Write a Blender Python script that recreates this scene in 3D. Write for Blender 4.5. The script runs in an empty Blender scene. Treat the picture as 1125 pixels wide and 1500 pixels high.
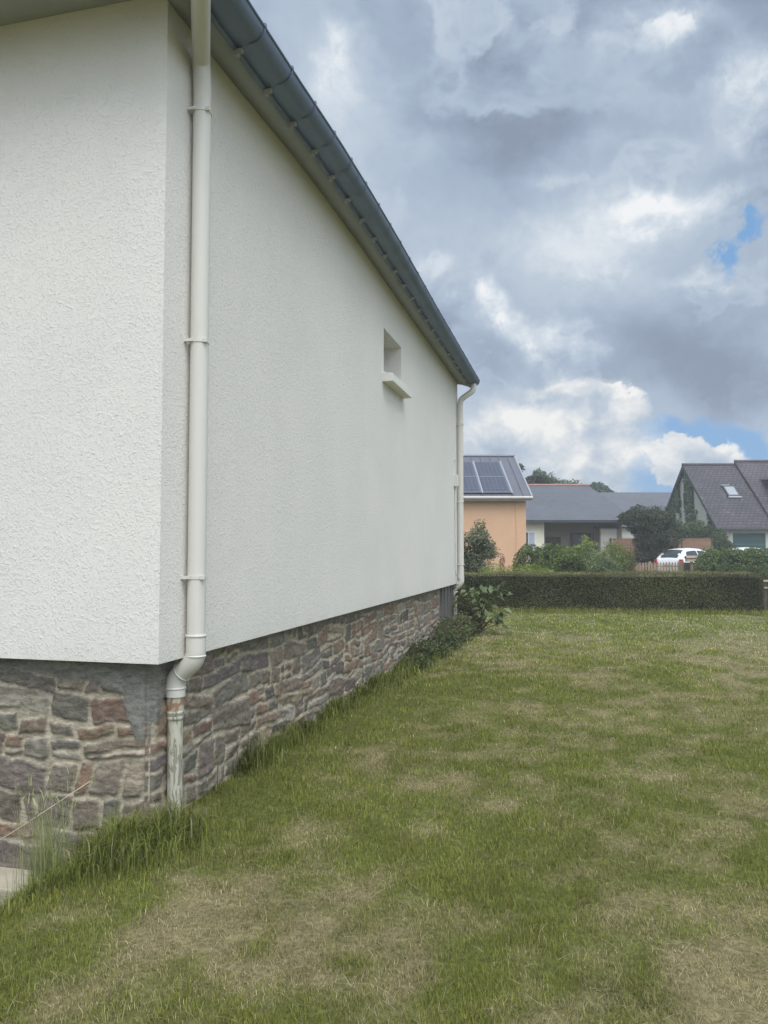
import bpy, math, random
import numpy as np
from mathutils import Vector, Matrix
random.seed(7)
rng = np.random.default_rng(11)
scn = bpy.context.scene
COL = scn.collection
R_ = math.radians

# ------------------------------------------------------------------ camera
EYE = Vector((0.0, 0.0, 1.5))
YAW = R_(14.258); PITCH = R_(2.837)
cam_d = bpy.data.cameras.new("camera"); cam = bpy.data.objects.new("camera", cam_d); COL.objects.link(cam)
cam.location = EYE; cam.rotation_euler = (R_(90) + PITCH, 0, YAW)
cam_d.sensor_fit = 'VERTICAL'; cam_d.sensor_height = 24; cam_d.lens = 24 * 1130 / 1500
cam_d.clip_start = 0.05; cam_d.clip_end = 5000
scn.camera = cam
AX_R = Vector((math.cos(YAW), math.sin(YAW), 0)); AX_F = Vector((-math.sin(YAW), math.cos(YAW), 0))
def B(r, f, z=0.0):            # street frame: metres right of / ahead of the viewpoint, height above the lawn
    return AX_R * r + AX_F * f + Vector((0, 0, z))

# ------------------------------------------------------------------ light
def lin(c):
    return tuple(((x / 255) / 12.92 if x / 255 <= .04045 else ((x / 255 + .055) / 1.055) ** 2.4) for x in c)
SUN = Vector((0.27, -0.46, 0.845)).normalized()
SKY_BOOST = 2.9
world = bpy.data.worlds.new("World"); scn.world = world; world.use_nodes = True
wt = world.node_tree; wn = wt.nodes; wl = wt.links; wn.clear()
class N:
    """little expression helper for shader nodes"""
    def __init__(s, t): s.t = t
    def put(s, sock, v):
        if v is None: return
        if hasattr(v, 'is_output'): s.t.links.new(v, sock)
        else:
            if hasattr(sock.default_value, '__len__') and not hasattr(v, '__len__'): v = (v,) * len(sock.default_value)
            if hasattr(v, '__len__') and len(sock.default_value) == 4 and len(v) == 3: v = tuple(v) + (1,)
            sock.default_value = v
    def m(s, op, a, b=None, c=None, clamp=False):
        n = s.t.nodes.new('ShaderNodeMath'); n.operation = op; n.use_clamp = clamp
        for i, v in enumerate((a, b, c)): s.put(n.inputs[i], v)
        return n.outputs[0]
    def v(s, op, a, b=None, c=None):
        n = s.t.nodes.new('ShaderNodeVectorMath'); n.operation = op
        s.put(n.inputs[0], a); s.put(n.inputs[1], b)
        if c is not None: s.put(n.inputs[3], c)
        return n.outputs['Value'] if op in ('DOT_PRODUCT', 'LENGTH', 'DISTANCE') else n.outputs[0]
    def comb(s, x, y, z):
        n = s.t.nodes.new('ShaderNodeCombineXYZ')
        for i, v in enumerate((x, y, z)): s.put(n.inputs[i], v)
        return n.outputs[0]
    def sep(s, v):
        n = s.t.nodes.new('ShaderNodeSeparateXYZ'); s.put(n.inputs[0], v); return n.outputs
    def noise(s, vec, scale, detail=4, rough=.5, dist=0, col=False):
        n = s.t.nodes.new('ShaderNodeTexNoise'); s.put(n.inputs['Vector'], vec)
        n.inputs['Scale'].default_value = scale; n.inputs['Detail'].default_value = detail
        n.inputs['Roughness'].default_value = rough; n.inputs['Distortion'].default_value = dist
        return n.outputs['Color' if col else 'Fac']
    def ramp(s, x, a, b, lo=0., hi=1., kind='SMOOTHSTEP'):
        n = s.t.nodes.new('ShaderNodeMapRange'); n.interpolation_type = kind
        for i, v in enumerate((x, a, b, lo, hi)): s.put(n.inputs[i], v)
        return n.outputs[0]
    def mix(s, f, a, b, mode='MIX'):
        n = s.t.nodes.new('ShaderNodeMix'); n.data_type = 'RGBA'; n.blend_type = mode
        s.put(n.inputs[0], f); s.put(n.inputs[6], a); s.put(n.inputs[7], b)
        return n.outputs[2]
W = N(wt)
tc = wn.new('ShaderNodeTexCoord'); D = W.v('NORMALIZE', tc.outputs['Generated'])
rr = W.v('DOT_PRODUCT', D, tuple(AX_R)); ff = W.v('DOT_PRODUCT', D, tuple(AX_F)); uu = W.sep(D)[2]
fc = W.m('MAXIMUM', ff, .06)
pa = W.m('DIVIDE', rr, fc); pb = W.m('DIVIDE', uu, fc)
P0 = W.comb(pa, pb, 0.0)
# ragged, billowing warp of the cloud outlines
wA = W.v('SUBTRACT', W.noise(D, 3.2, 8, .62, .35, True), (.5, .5, .5))
wB = W.v('SUBTRACT', W.noise(D, 14., 6, .6, .2, True), (.5, .5, .5))
Pw = W.v('ADD', W.v('ADD', P0, W.v('MULTIPLY', wA, (.22, .20, 0))), W.v('MULTIPLY', wB, (.085, .085, 0)))
Ps = W.v('ADD', P0, W.v('MULTIPLY', wA, (.30, .26, 0)))
def blob(px, py, sx, sy, P=None, a=1.15, b=.35, ang=0):
    q = W.v('SUBTRACT', P or Pw, ((px - 562.5) / 1130, (806 - py) / 1130 * .985, 0))
    if ang:
        x, y, _ = W.sep(q); c, s_ = math.cos(R_(ang)), math.sin(R_(ang))
        q = W.comb(W.m('ADD', W.m('MULTIPLY', x, c), W.m('MULTIPLY', y, s_)), W.m('SUBTRACT', W.m('MULTIPLY', y, c), W.m('MULTIPLY', x, s_)), 0)
    L = W.v('LENGTH', W.v('DIVIDE', q, (sx / 1130, sy / 1130, 1)))
    return W.ramp(L, a, b)
def add(*t):
    o = t[0]
    for x in t[1:]: o = W.m('ADD', o, x)
    return o
def mul(a, k): return W.m('MULTIPLY', a, k)
sky = wn.new('ShaderNodeTexSky'); sky.sky_type = 'NISHITA'; sky.sun_disc = False
sky.sun_elevation = math.asin(SUN.z); sky.sun_rotation = math.atan2(SUN.x, SUN.y)
n_big = W.noise(D, 2.3, 7, .58, .5)
n_med = W.noise(W.v('ADD', D, W.v('MULTIPLY', wA, (.25, .25, .25))), 6.5, 8, .62, .2)
n_fine = W.noise(D, 26., 5, .6, .3)
# brightness field of the overcast: 0 = dark belly, 1 = sunlit edge
val = add(.50, mul(W.m('SUBTRACT', n_big, .5), .7), mul(W.m('SUBTRACT', n_med, .5), .45), mul(W.m('SUBTRACT', n_fine, .5), .10))
# torn cloud banks one in front of the other: lit along the edge, darker towards the belly
for off, sc_, th, wd_, rim, fall in (((3.1, 1.7, .4), 2.2, .50, .12, .66, 2.8), ((7.7, 2.2, 5.1), 4.0, .53, .09, .74, 3.2), ((1.3, 9.4, 2.8), 7.5, .57, .08, .76, 2.6)):
    nk = W.noise(W.v('ADD', W.v('ADD', W.v('MULTIPLY', D, (1., 1., 1.5)), W.v('MULTIPLY', wB, (.05, .05, .05))), off), sc_, 9, .56, .25)
    mk = W.ramp(nk, th, th + wd_)
    vk = add(rim, mul(W.m('SUBTRACT', nk, th), -fall), mul(W.m('SUBTRACT', n_med, .5), .35))
    val = add(W.m('MULTIPLY', val, W.m('SUBTRACT', 1., mk)), W.m('MULTIPLY', vk, mk))
darks = [(990, 510, 210, 70, .40), (1110, 545, 160, 60, .28), (735, 215, 170, 90, .20), (1115, 255, 60, 90, .22), (640, 330, 90, 100, .06), (960, 140, 120, 70, .10), (690, 525, 60, 50, .16), (620, 480, 60, 50, .10)]
for (x, y, sx, sy, k) in darks: val = W.m('SUBTRACT', val, mul(blob(x, y, sx, sy, Ps, 1.35, 0.), k * .82))
lights = [(985, 0, 150, 40, .26, 0), (1110, 100, 50, 80, .30, 0), (850, 240, 70, 16, .14, 0), (930, 320, 190, 60, .18, 8), (1010, 300, 120, 30, .18, 12), (705, 440, 40, 34, .42, -35), (790, 485, 130, 30, .32, -12), (500, 60, 50, 90, .24, 0), (1095, 195, 60, 40, .2, 0), (870, 400, 110, 60, .16, 0), (640, 385, 50, 26, .16, 0), (1060, 420, 60, 20, .2, 0)]
for (x, y, sx, sy, k, an) in lights: val = W.m('ADD', val, W.m('MULTIPLY', mul(blob(x, y, sx, sy, None, 1.35, 0., an), k * 1.15), W.ramp(n_med, .36, .60, .45, 1.35)))
n = wn.new('ShaderNodeValToRGB'); cr = n.color_ramp
cr.elements[0].position = .08; cr.elements[0].color = lin((140, 153, 174)) + (1,)
cr.elements[1].position = .98; cr.elements[1].color = lin((244, 246, 248)) + (1,)
for p, c in ((.28, (156, 171, 192)), (.46, (173, 189, 208)), (.62, (192, 205, 219)), (.78, (216, 225, 234))):
    e = cr.elements.new(p); e.color = lin(c) + (1,)
wl.new(val, n.inputs[0]); overcast = n.outputs[0]
# clear blue seen through the gaps: the Nishita sky, with the strength it has below
blue = W.mix(.80, W.v('MULTIPLY', sky.outputs[0], (1., 1., 1.)), tuple(x * 10 for x in lin((128, 176, 226))))
cloudc = W.v('MULTIPLY', overcast, (10, 10, 10))
gap = W.m('MAXIMUM', blob(1080, 376, 13, 34, None, 1.25, .45, 0), blob(1102, 338, 22, 14, None, 1.25, .45, 25))
for g in ((1030, 655, 130, 52), (960, 700, 60, 34), (1125, 690, 60, 46)):
    gap = W.m('MAXIMUM', gap, blob(*g, None, 1.15, .72))
skyc = W.mix(gap, cloudc, blue)
# fair weather cumulus low over the roofs, in front of the gap
n_cu = W.noise(W.v('ADD', W.v('MULTIPLY', D, (1, 1, 1.5)), W.v('MULTIPLY', wB, (.05, .05, .05))), 14., 8, .56, .15)
cum = W.m('MAXIMUM', blob(800, 650, 170, 100, None, 1.10, .8), blob(1005, 662, 88, 26, None, 1.08, .8))
cum = W.m('MAXIMUM', cum, blob(870, 600, 90, 34, None, 1.08, .85))
cum = W.m('MAXIMUM', cum, blob(1000, 690, 60, 18, None, 1.1, .8))
cv = add(.58, mul(W.m('SUBTRACT', n_cu, .5), 2.4), mul(W.ramp(pb, .06, .22), .10))
for (x, y, sx, sy, k) in ((720, 600, 60, 26, .25), (800, 560, 110, 18, .3), (850, 660, 26, 44, .3), (1050, 650, 40, 18, .35), (740, 680, 60, 40, -.28), (900, 690, 60, 30, -.25)):
    cv = W.m('ADD', cv, mul(blob(x, y, sx, sy, None, 1.3, 0.), k))
n2 = wn.new('ShaderNodeValToRGB'); cr = n2.color_ramp
cr.elements[0].position = .1; cr.elements[0].color = lin((166, 180, 198)) + (1,)
cr.elements[1].position = .95; cr.elements[1].color = lin((246, 246, 244)) + (1,)
for p, c in ((.42, (190, 203, 217)), (.66, (216, 222, 228))):
    e = cr.elements.new(p); e.color = lin(c) + (1,)
wl.new(cv, n2.inputs[0])
skyc = W.mix(cum, skyc, W.v('MULTIPLY', n2.outputs[0], (10, 10, 10)))
# sky boosted towards the sun, high behind the viewpoint, as added fill for the walls
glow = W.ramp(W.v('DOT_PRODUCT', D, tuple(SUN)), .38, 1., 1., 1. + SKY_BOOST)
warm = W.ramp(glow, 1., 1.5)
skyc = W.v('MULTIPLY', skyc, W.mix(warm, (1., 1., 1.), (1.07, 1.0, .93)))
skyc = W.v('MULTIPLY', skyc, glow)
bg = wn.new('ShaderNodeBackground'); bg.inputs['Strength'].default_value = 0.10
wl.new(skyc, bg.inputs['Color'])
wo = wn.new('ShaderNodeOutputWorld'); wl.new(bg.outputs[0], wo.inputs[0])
sun_d = bpy.data.lights.new("sun", 'SUN'); sun_d.energy = 1.95; sun_d.angle = R_(38); sun_d.color = (1, .955, .89)
sun = bpy.data.objects.new("sun", sun_d); COL.objects.link(sun)
sun.rotation_euler = SUN.to_track_quat('Z', 'Y').to_euler()
scn.view_settings.view_transform = 'Standard'; scn.view_settings.look = 'None'
scn.view_settings.exposure = 0.0; scn.view_settings.gamma = 1.0; scn.view_settings.use_curve_mapping = False

# ------------------------------------------------------------------ materials
def mat(name, color=(.5, .5, .5), rough=.8, build=None, spec=.3, metal=0.):
    m = bpy.data.materials.new(name); m.use_nodes = True
    t = m.node_tree; p = t.nodes['Principled BSDF']
    p.inputs['Roughness'].default_value = rough; p.inputs['Metallic'].default_value = metal
    p.inputs['Specular IOR Level'].default_value = spec
    p.inputs['Base Color'].default_value = tuple(color) + (1,)
    if build:
        x = N(t); build(x, p, t)
    return m
def obj_co(t):
    n = t.nodes.new('ShaderNodeTexCoord'); return n.outputs['Object']
def uv_co(t):
    n = t.nodes.new('ShaderNodeTexCoord'); return n.outputs['UV']
def attr(t, name='Col'):
    n = t.nodes.new('ShaderNodeAttribute'); n.attribute_name = name; return n.outputs['Color']
def bump(t, p, h, dist, strength=1.):
    n = t.nodes.new('ShaderNodeBump'); n.inputs['Distance'].default_value = dist; n.inputs['Strength'].default_value = strength
    t.links.new(h, n.inputs['Height']); t.links.new(n.outputs[0], p.inputs['Normal'])
def mottled(c, amt=.15, scale=3., rough=.8, spec=.3, bumpd=0, bscale=60, metal=0., name='paint'):
    """a plain colour with slight wear and unevenness"""
    def f(x, p, t):
        o = obj_co(t); a = x.noise(o, scale, 6, .6); b = x.noise(o, scale * 9, 4, .6)
        k = x.ramp(x.m('ADD', x.m('MULTIPLY', a, .65), x.m('MULTIPLY', b, .35)), .3, .7, 1 - amt, 1 + amt * .6)
        t.links.new(x.mix(1., tuple(c), k, 'MULTIPLY'), p.inputs['Base Color'])
        if bumpd: bump(t, p, x.noise(o, bscale, 4, .6), bumpd)
    return mat(name, c, rough, f, spec, metal)

def f_stucco(x, p, t):
    o = obj_co(t)
    w = x.v('ADD', o, x.v('MULTIPLY', x.noise(o, 70, 2, .5, 0, True), (.008, .008, .008)))
    a = x.ramp(x.noise(w, 80, 4, .62, .15), .47, .78)
    b = x.noise(o, 130, 3, .6)
    c = x.ramp(x.noise(w, 36, 4, .62, .15), .50, .74)
    h = x.m('ADD', x.m('ADD', x.m('MULTIPLY', a, .75), x.m('MULTIPLY', b, .30)), x.m('MULTIPLY', c, .5))
    bump(t, p, h, .0050, .68)
    big = x.ramp(x.noise(o, .9, 5, .6), .3, .7)
    col = x.mix(big, lin((228, 224, 218)), lin((222, 219, 214)))
    # faint run-off staining above the base
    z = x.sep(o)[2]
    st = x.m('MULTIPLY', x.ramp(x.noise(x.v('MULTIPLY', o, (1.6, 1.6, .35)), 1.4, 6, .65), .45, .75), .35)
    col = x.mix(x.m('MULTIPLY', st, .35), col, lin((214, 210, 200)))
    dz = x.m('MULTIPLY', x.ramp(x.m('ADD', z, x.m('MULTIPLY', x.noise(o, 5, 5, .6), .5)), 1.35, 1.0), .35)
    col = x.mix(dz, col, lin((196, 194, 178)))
    t.links.new(col, p.inputs['Base Color'])
M = {}
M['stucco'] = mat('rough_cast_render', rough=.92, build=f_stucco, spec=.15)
def f_stone(x, p, t):
    o = obj_co(t); c = attr(t)
    s = x.v('MULTIPLY', o, (1, 1, 2.6))
    a = x.noise(s, 16, 8, .68, .5); b = x.noise(s, 70, 5, .65); r = x.noise(o, 7, 6, .62, .8)
    k = x.ramp(a, .25, .75, .60, 1.50)
    k2 = x.ramp(b, .25, .75, .80, 1.2)
    col = x.mix(1., x.mix(1., c, k, 'MULTIPLY'), k2, 'MULTIPLY')
    col = x.mix(x.m('MULTIPLY', x.ramp(r, .60, .74), .35), col, lin((168, 160, 140)))
    t.links.new(col, p.inputs['Base Color'])
    bump(t, p, x.m('ADD', x.m('MULTIPLY', a, .45), x.m('MULTIPLY', b, .55)), .010, .8)
M['stone'] = mat('rubble_stone', rough=.9, build=f_stone, spec=.2)
def f_pipe(x, p, t):
    o = obj_co(t)
    st = x.ramp(x.noise(x.v('MULTIPLY', o, (6, 6, .8)), 3, 5, .6), .5, .8)
    t.links.new(x.mix(x.m('MULTIPLY', st, .3), lin((208, 205, 198)), lin((190, 186, 175))), p.inputs['Base Color'])
M['pvc'] = mat('cream_pvc', rough=.42, build=f_pipe, spec=.4)
def f_oldpipe(x, p, t):
    o = obj_co(t)
    f = x.ramp(x.noise(x.v('MULTIPLY', o, (14, 14, 2.4)), 3, 6, .65, 1.2), .50, .56)
    g = x.ramp(x.noise(x.v('MULTIPLY', o, (20, 20, 3)), 2, 5, .7, .5), .55, .7)
    c = x.mix(f, lin((188, 186, 170)), lin((146, 141, 126)))
    c = x.mix(x.m('MULTIPLY', g, .6), c, lin((150, 152, 112)))
    t.links.new(c, p.inputs['Base Color']); bump(t, p, f, -.002)
M['old_pipe'] = mat('peeling_painted_pipe', rough=.75, build=f_oldpipe)
def f_oldjoint(x, p, t):
    o = obj_co(t)
    f = x.ramp(x.noise(o, 13, 5, .65, .8), .5, .58)
    t.links.new(x.mix(f, lin((178, 174, 158)), lin((150, 120, 98))), p.inputs['Base Color'])
M['rusty_joint'] = mat('rusty_painted_joint', rough=.75, build=f_oldjoint)
M['zinc'] = mottled(lin((104, 118, 140)), .12, 4, .48, .5, name='grey_zinc')
M['fascia'] = mottled(lin((100, 106, 112)), .1, 3, .6, name='grey_fascia_paint')
M['soffit'] = mottled(lin((162, 164, 164)), .08, 2, .8, name='grey_soffit_board')
M['bracket'] = mottled(lin((158, 156, 150)), .1, 20, .6, name='pale_bracket')
M['smooth_render'] = mottled(lin((222, 221, 213)), .05, 4, .85, name='smooth_render')
M['glass'] = mat('dark_glass', (.02, .025, .03), .06, spec=.6)
M['white_frame'] = mottled(lin((225, 225, 222)), .05, 4, .5, name='white_frame_paint')
M['grey_sheet'] = mottled(lin((104, 103, 100)), .18, 5, .6, name='grey_sheet')
M['concrete'] = mottled(lin((172, 164, 146)), .18, 6, .9, bumpd=.002, name='old_concrete')

def slates(c1, c2, bw=.22, bh=.12, amt=.5, name='slates', bumpd=.01, mort=None, lichen=0, ms=.006):
    def f(x, p, t):
        u = uv_co(t); n = t.nodes.new('ShaderNodeTexBrick'); t.links.new(u, n.inputs['Vector'])
        n.inputs['Scale'].default_value = 1; n.inputs['Brick Width'].default_value = bw; n.inputs['Row Height'].default_value = bh
        n.inputs['Mortar Size'].default_value = ms; n.inputs['Mortar Smooth'].default_value = .3
        n.inputs['Color1'].default_value = tuple(c1) + (1,); n.inputs['Color2'].default_value = tuple(c2) + (1,)
        n.inputs['Mortar'].default_value = tuple(mort or [v * .5 for v in c1]) + (1,)
        n.inputs['Bias'].default_value = 0
        a = x.ramp(x.noise(obj_co(t), .5, 7, .65), .3, .7, 1 - amt * .5, 1 + amt * .5)
        c = x.mix(1., n.outputs['Color'], a, 'MULTIPLY')
        if lichen: c = x.mix(x.m('MULTIPLY', x.ramp(x.noise(obj_co(t), 1.6, 8, .7), .56, .72), lichen), c, lin((140, 140, 120)))
        t.links.new(c, p.inputs['Base Color'])
        bump(t, p, n.outputs['Fac'], -bumpd)
    return mat(name, c1, .62, f, .35)
M['house_roof'] = slates(lin((92, 98, 108)), lin((110, 114, 122)), name='slate_roofing')
M['flat_roof'] = slates(lin((90, 93, 101)), lin((98, 101, 108)), .24, .16, .15, name='grey_roof_tiles', bumpd=.004)
M['dark_roof'] = slates(lin((70, 67, 74)), lin((86, 81, 86)), .33, .30, .35, name='dark_roof_tiles', bumpd=.03, lichen=.35, ms=.035)
M['dark_roof2'] = slates(lin((76, 71, 77)), lin((90, 83, 88)), .33, .30, .35, name='weathered_roof_tiles', bumpd=.03, lichen=.25, ms=.035)
M['metal_roof'] = mottled(lin((98, 99, 108)), .08, 1.5, .45, .5, name='seamed_metal_roof')
M['orange'] = mottled(lin((214, 174, 142)), .07, 1.2, .9, bumpd=.002, name='orange_render')
M['cream'] = mottled(lin((226, 222, 200)), .06, 1.5, .9, name='cream_render')
M['porch_shade'] = mottled(lin((150, 142, 130)), .08, 1.5, .9, name='shaded_porch_render')  # porch recess wall, with its shade put into the colour
M['pale_wall'] = mottled(lin((198, 195, 186)), .12, 1.5, .9, name='pale_render')
M['ridge_tile'] = mottled(lin((160, 124, 116)), .12, 3, .8, name='ridge_tiles')
M['gutter_white'] = mottled(lin((196, 192, 188)), .05, 4, .5, name='pale_gutter')
M['dark_gutter'] = mottled(lin((66, 70, 74)), .1, 4, .5, name='dark_gutter')
M['garage'] = mottled(lin((58, 86, 86)), .06, 2, .55, name='teal_garage_paint')
def f_panel(x, p, t):
    n = t.nodes.new('ShaderNodeTexBrick'); t.links.new(uv_co(t), n.inputs['Vector'])
    n.offset = 0; n.inputs['Scale'].default_value = 1; n.inputs['Brick Width'].default_value = .18; n.inputs['Row Height'].default_value = .29
    n.inputs['Mortar Size'].default_value = .008
    n.inputs['Color1'].default_value = lin((64, 68, 82)) + (1,); n.inputs['Color2'].default_value = lin((70, 75, 88)) + (1,)
    n.inputs['Mortar'].default_value = lin((104, 110, 126)) + (1,)
    t.links.new(n.outputs['Color'], p.inputs['Base Color'])
M['solar'] = mat('solar_cells', rough=.30, build=f_panel, spec=.4)
M['alu'] = mottled(lin((150, 154, 162)), .05, 5, .4, .5, name='aluminium')
def f_wood(c, name, rough=.8, vert=True):
    def f(x, p, t):
        o = obj_co(t); s = x.v('MULTIPLY', o, (6, 6, .6) if vert else (.6, .6, 6))
        a = x.noise(s, 3, 6, .65, .6); k = x.ramp(a, .25, .75, .68, 1.3)
        t.links.new(x.mix(1., tuple(c), k, 'MULTIPLY'), p.inputs['Base Color'])
    return mat(name, c, rough, f)
M['picket'] = f_wood(lin((150, 130, 112)), 'weathered_pickets')
M['fence_wood'] = f_wood(lin((142, 112, 92)), 'brown_fence_boards', vert=False)
M['dark_wood'] = f_wood(lin((84, 76, 66)), 'dark_boards')
M['mail_wood'] = f_wood(lin((186, 174, 150)), 'pale_letterbox_wood')
M['bark'] = f_wood(lin((92, 80, 66)), 'bark', .95)
M['car_white'] = mat('white_car_paint', lin((232, 234, 236)), .28, spec=.5)
M['car_glass'] = mat('tinted_car_glass', (.035, .045, .05), .07, spec=.7)
M['tyre'] = mottled((.02, .02, .02), .1, 6, .85, name='tyre_rubber')
M['rim'] = mottled(lin((170, 172, 176)), .05, 6, .35, .5, metal=.6, name='wheel_alloy')
M['tail_red'] = mat('red_lamp_plastic', lin((190, 40, 44)), .25, spec=.5)
M['asphalt'] = mottled((.055, .055, .056), .2, 1.2, .93, bumpd=.003, name='asphalt')
def leafmat(name, rough=.6, trans=.25, spec=.35):
    m = bpy.data.materials.new(name); m.use_nodes = True; t = m.node_tree; p = t.nodes['Principled BSDF']
    x = N(t); c = attr(t); p.inputs['Roughness'].default_value = rough; p.inputs['Specular IOR Level'].default_value = spec
    t.links.new(c, p.inputs['Base Color'])
    tr = t.nodes.new('ShaderNodeBsdfTranslucent'); t.links.new(x.mix(1., c, (1.25, 1.35, .8), 'MULTIPLY'), tr.inputs[0])
    ms = t.nodes.new('ShaderNodeMixShader'); ms.inputs[0].default_value = trans
    t.links.new(p.outputs[0], ms.inputs[1]); t.links.new(tr.outputs[0], ms.inputs[2])
    t.links.new(ms.outputs[0], t.nodes['Material Output'].inputs[0])
    return m
M['leaf'] = leafmat('leaf'); M['grass'] = leafmat('grass_blade', .7, .2, .2)
def f_ground(x, p, t):
    c = attr(t); o = obj_co(t); a = x.noise(o, 40, 6, .7); b = x.noise(o, 9, 5, .6)
    k = x.m('MULTIPLY', x.ramp(a, .25, .75, .55, 1.35), x.ramp(b, .3, .7, .85, 1.15))
    t.links.new(x.mix(1., c, k, 'MULTIPLY'), p.inputs['Base Color'])
    bump(t, p, a, .02, .8)
M['ground'] = mat('turf', rough=.95, build=f_ground, spec=.1)

# ------------------------------------------------------------------ numpy noise
def _hash(ix, iy, iz, seed):
    h = (ix.astype(np.int64) * 374761393 + iy.astype(np.int64) * 668265263 + iz.astype(np.int64) * 2147483647 + seed * 1274126177) & 0xFFFFFFFF
    h = ((h ^ (h >> 13)) * 1274126177) & 0xFFFFFFFF
    h = h ^ (h >> 16)
    return (h & 0xFFFFFF) / float(0xFFFFFF)
def vnoise(x, y, z=None, seed=0):
    x = np.asarray(x, float); y = np.asarray(y, float); z = np.zeros_like(x) if z is None else np.asarray(z, float)
    ix, iy, iz = np.floor(x), np.floor(y), np.floor(z); fx, fy, fz = x - ix, y - iy, z - iz
    u, v, w = fx * fx * (3 - 2 * fx), fy * fy * (3 - 2 * fy), fz * fz * (3 - 2 * fz)
    r = 0
    for dx in (0, 1):
        for dy in (0, 1):
            for dz in (0, 1):
                r = r + _hash(ix + dx, iy + dy, iz + dz, seed) * (u if dx else 1 - u) * (v if dy else 1 - v) * (w if dz else 1 - w)
    return r
def fbm(x, y, z=None, octv=4, seed=0, rough=.5):
    s = 0; a = 1; tot = 0; k = 1.
    for i in range(octv):
        s = s + a * vnoise(x * k, y * k, None if z is None else z * k, seed + i * 17); tot += a; a *= rough; k *= 2.03
    return s / tot
def sst(a, b, x):
    t = np.clip((x - a) / (b - a), 0, 1); return t * t * (3 - 2 * t)

# ------------------------------------------------------------------ object helpers
def tag(o, label=None, cat=None, group=None, kind=None):
    if label: o['label'] = label
    if cat: o['category'] = cat
    if group: o['group'] = group
    if kind: o['kind'] = kind
    return o
def empty(name, loc=(0, 0, 0), rz=0, **k):
    o = bpy.data.objects.new(name, None); COL.objects.link(o); o.empty_display_size = .2
    o.location = loc; o.rotation_euler = (0, 0, rz); return tag(o, **k)
def np_mesh(name, co, tris=None, quads=None, cols=None, material=None, parent=None, smooth=False, uvs=None):
    me = bpy.data.meshes.new(name)
    co = np.asarray(co, np.float32)
    idx = []; tot = []
    if quads is not None and len(quads): idx.append(np.asarray(quads, np.int32).ravel()); tot.append(np.full(len(quads), 4, np.int32))
    if tris is not None and len(tris): idx.append(np.asarray(tris, np.int32).ravel()); tot.append(np.full(len(tris), 3, np.int32))
    idx = np.concatenate(idx); tot = np.concatenate(tot)
    me.vertices.add(len(co)); me.vertices.foreach_set('co', co.ravel())
    me.loops.add(len(idx)); me.loops.foreach_set('vertex_index', idx)
    me.polygons.add(len(tot)); st = np.concatenate([[0], np.cumsum(tot)[:-1]]).astype(np.int32)
    me.polygons.foreach_set('loop_start', st)
    try: me.polygons.foreach_set('loop_total', tot)
    except Exception: pass
    me.update(calc_edges=True)
    if smooth: me.polygons.foreach_set('use_smooth', np.ones(len(tot), bool))
    if cols is not None:
        a = me.color_attributes.new('Col', 'FLOAT_COLOR', 'POINT')
        c = np.ones((len(co), 4), np.float32); c[:, :3] = cols; a.data.foreach_set('color', c.ravel())
    me.validate()
    if material: me.materials.append(material)
    o = bpy.data.objects.new(name, me); COL.objects.link(o)
    if parent: o.parent = parent
    return o
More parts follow.
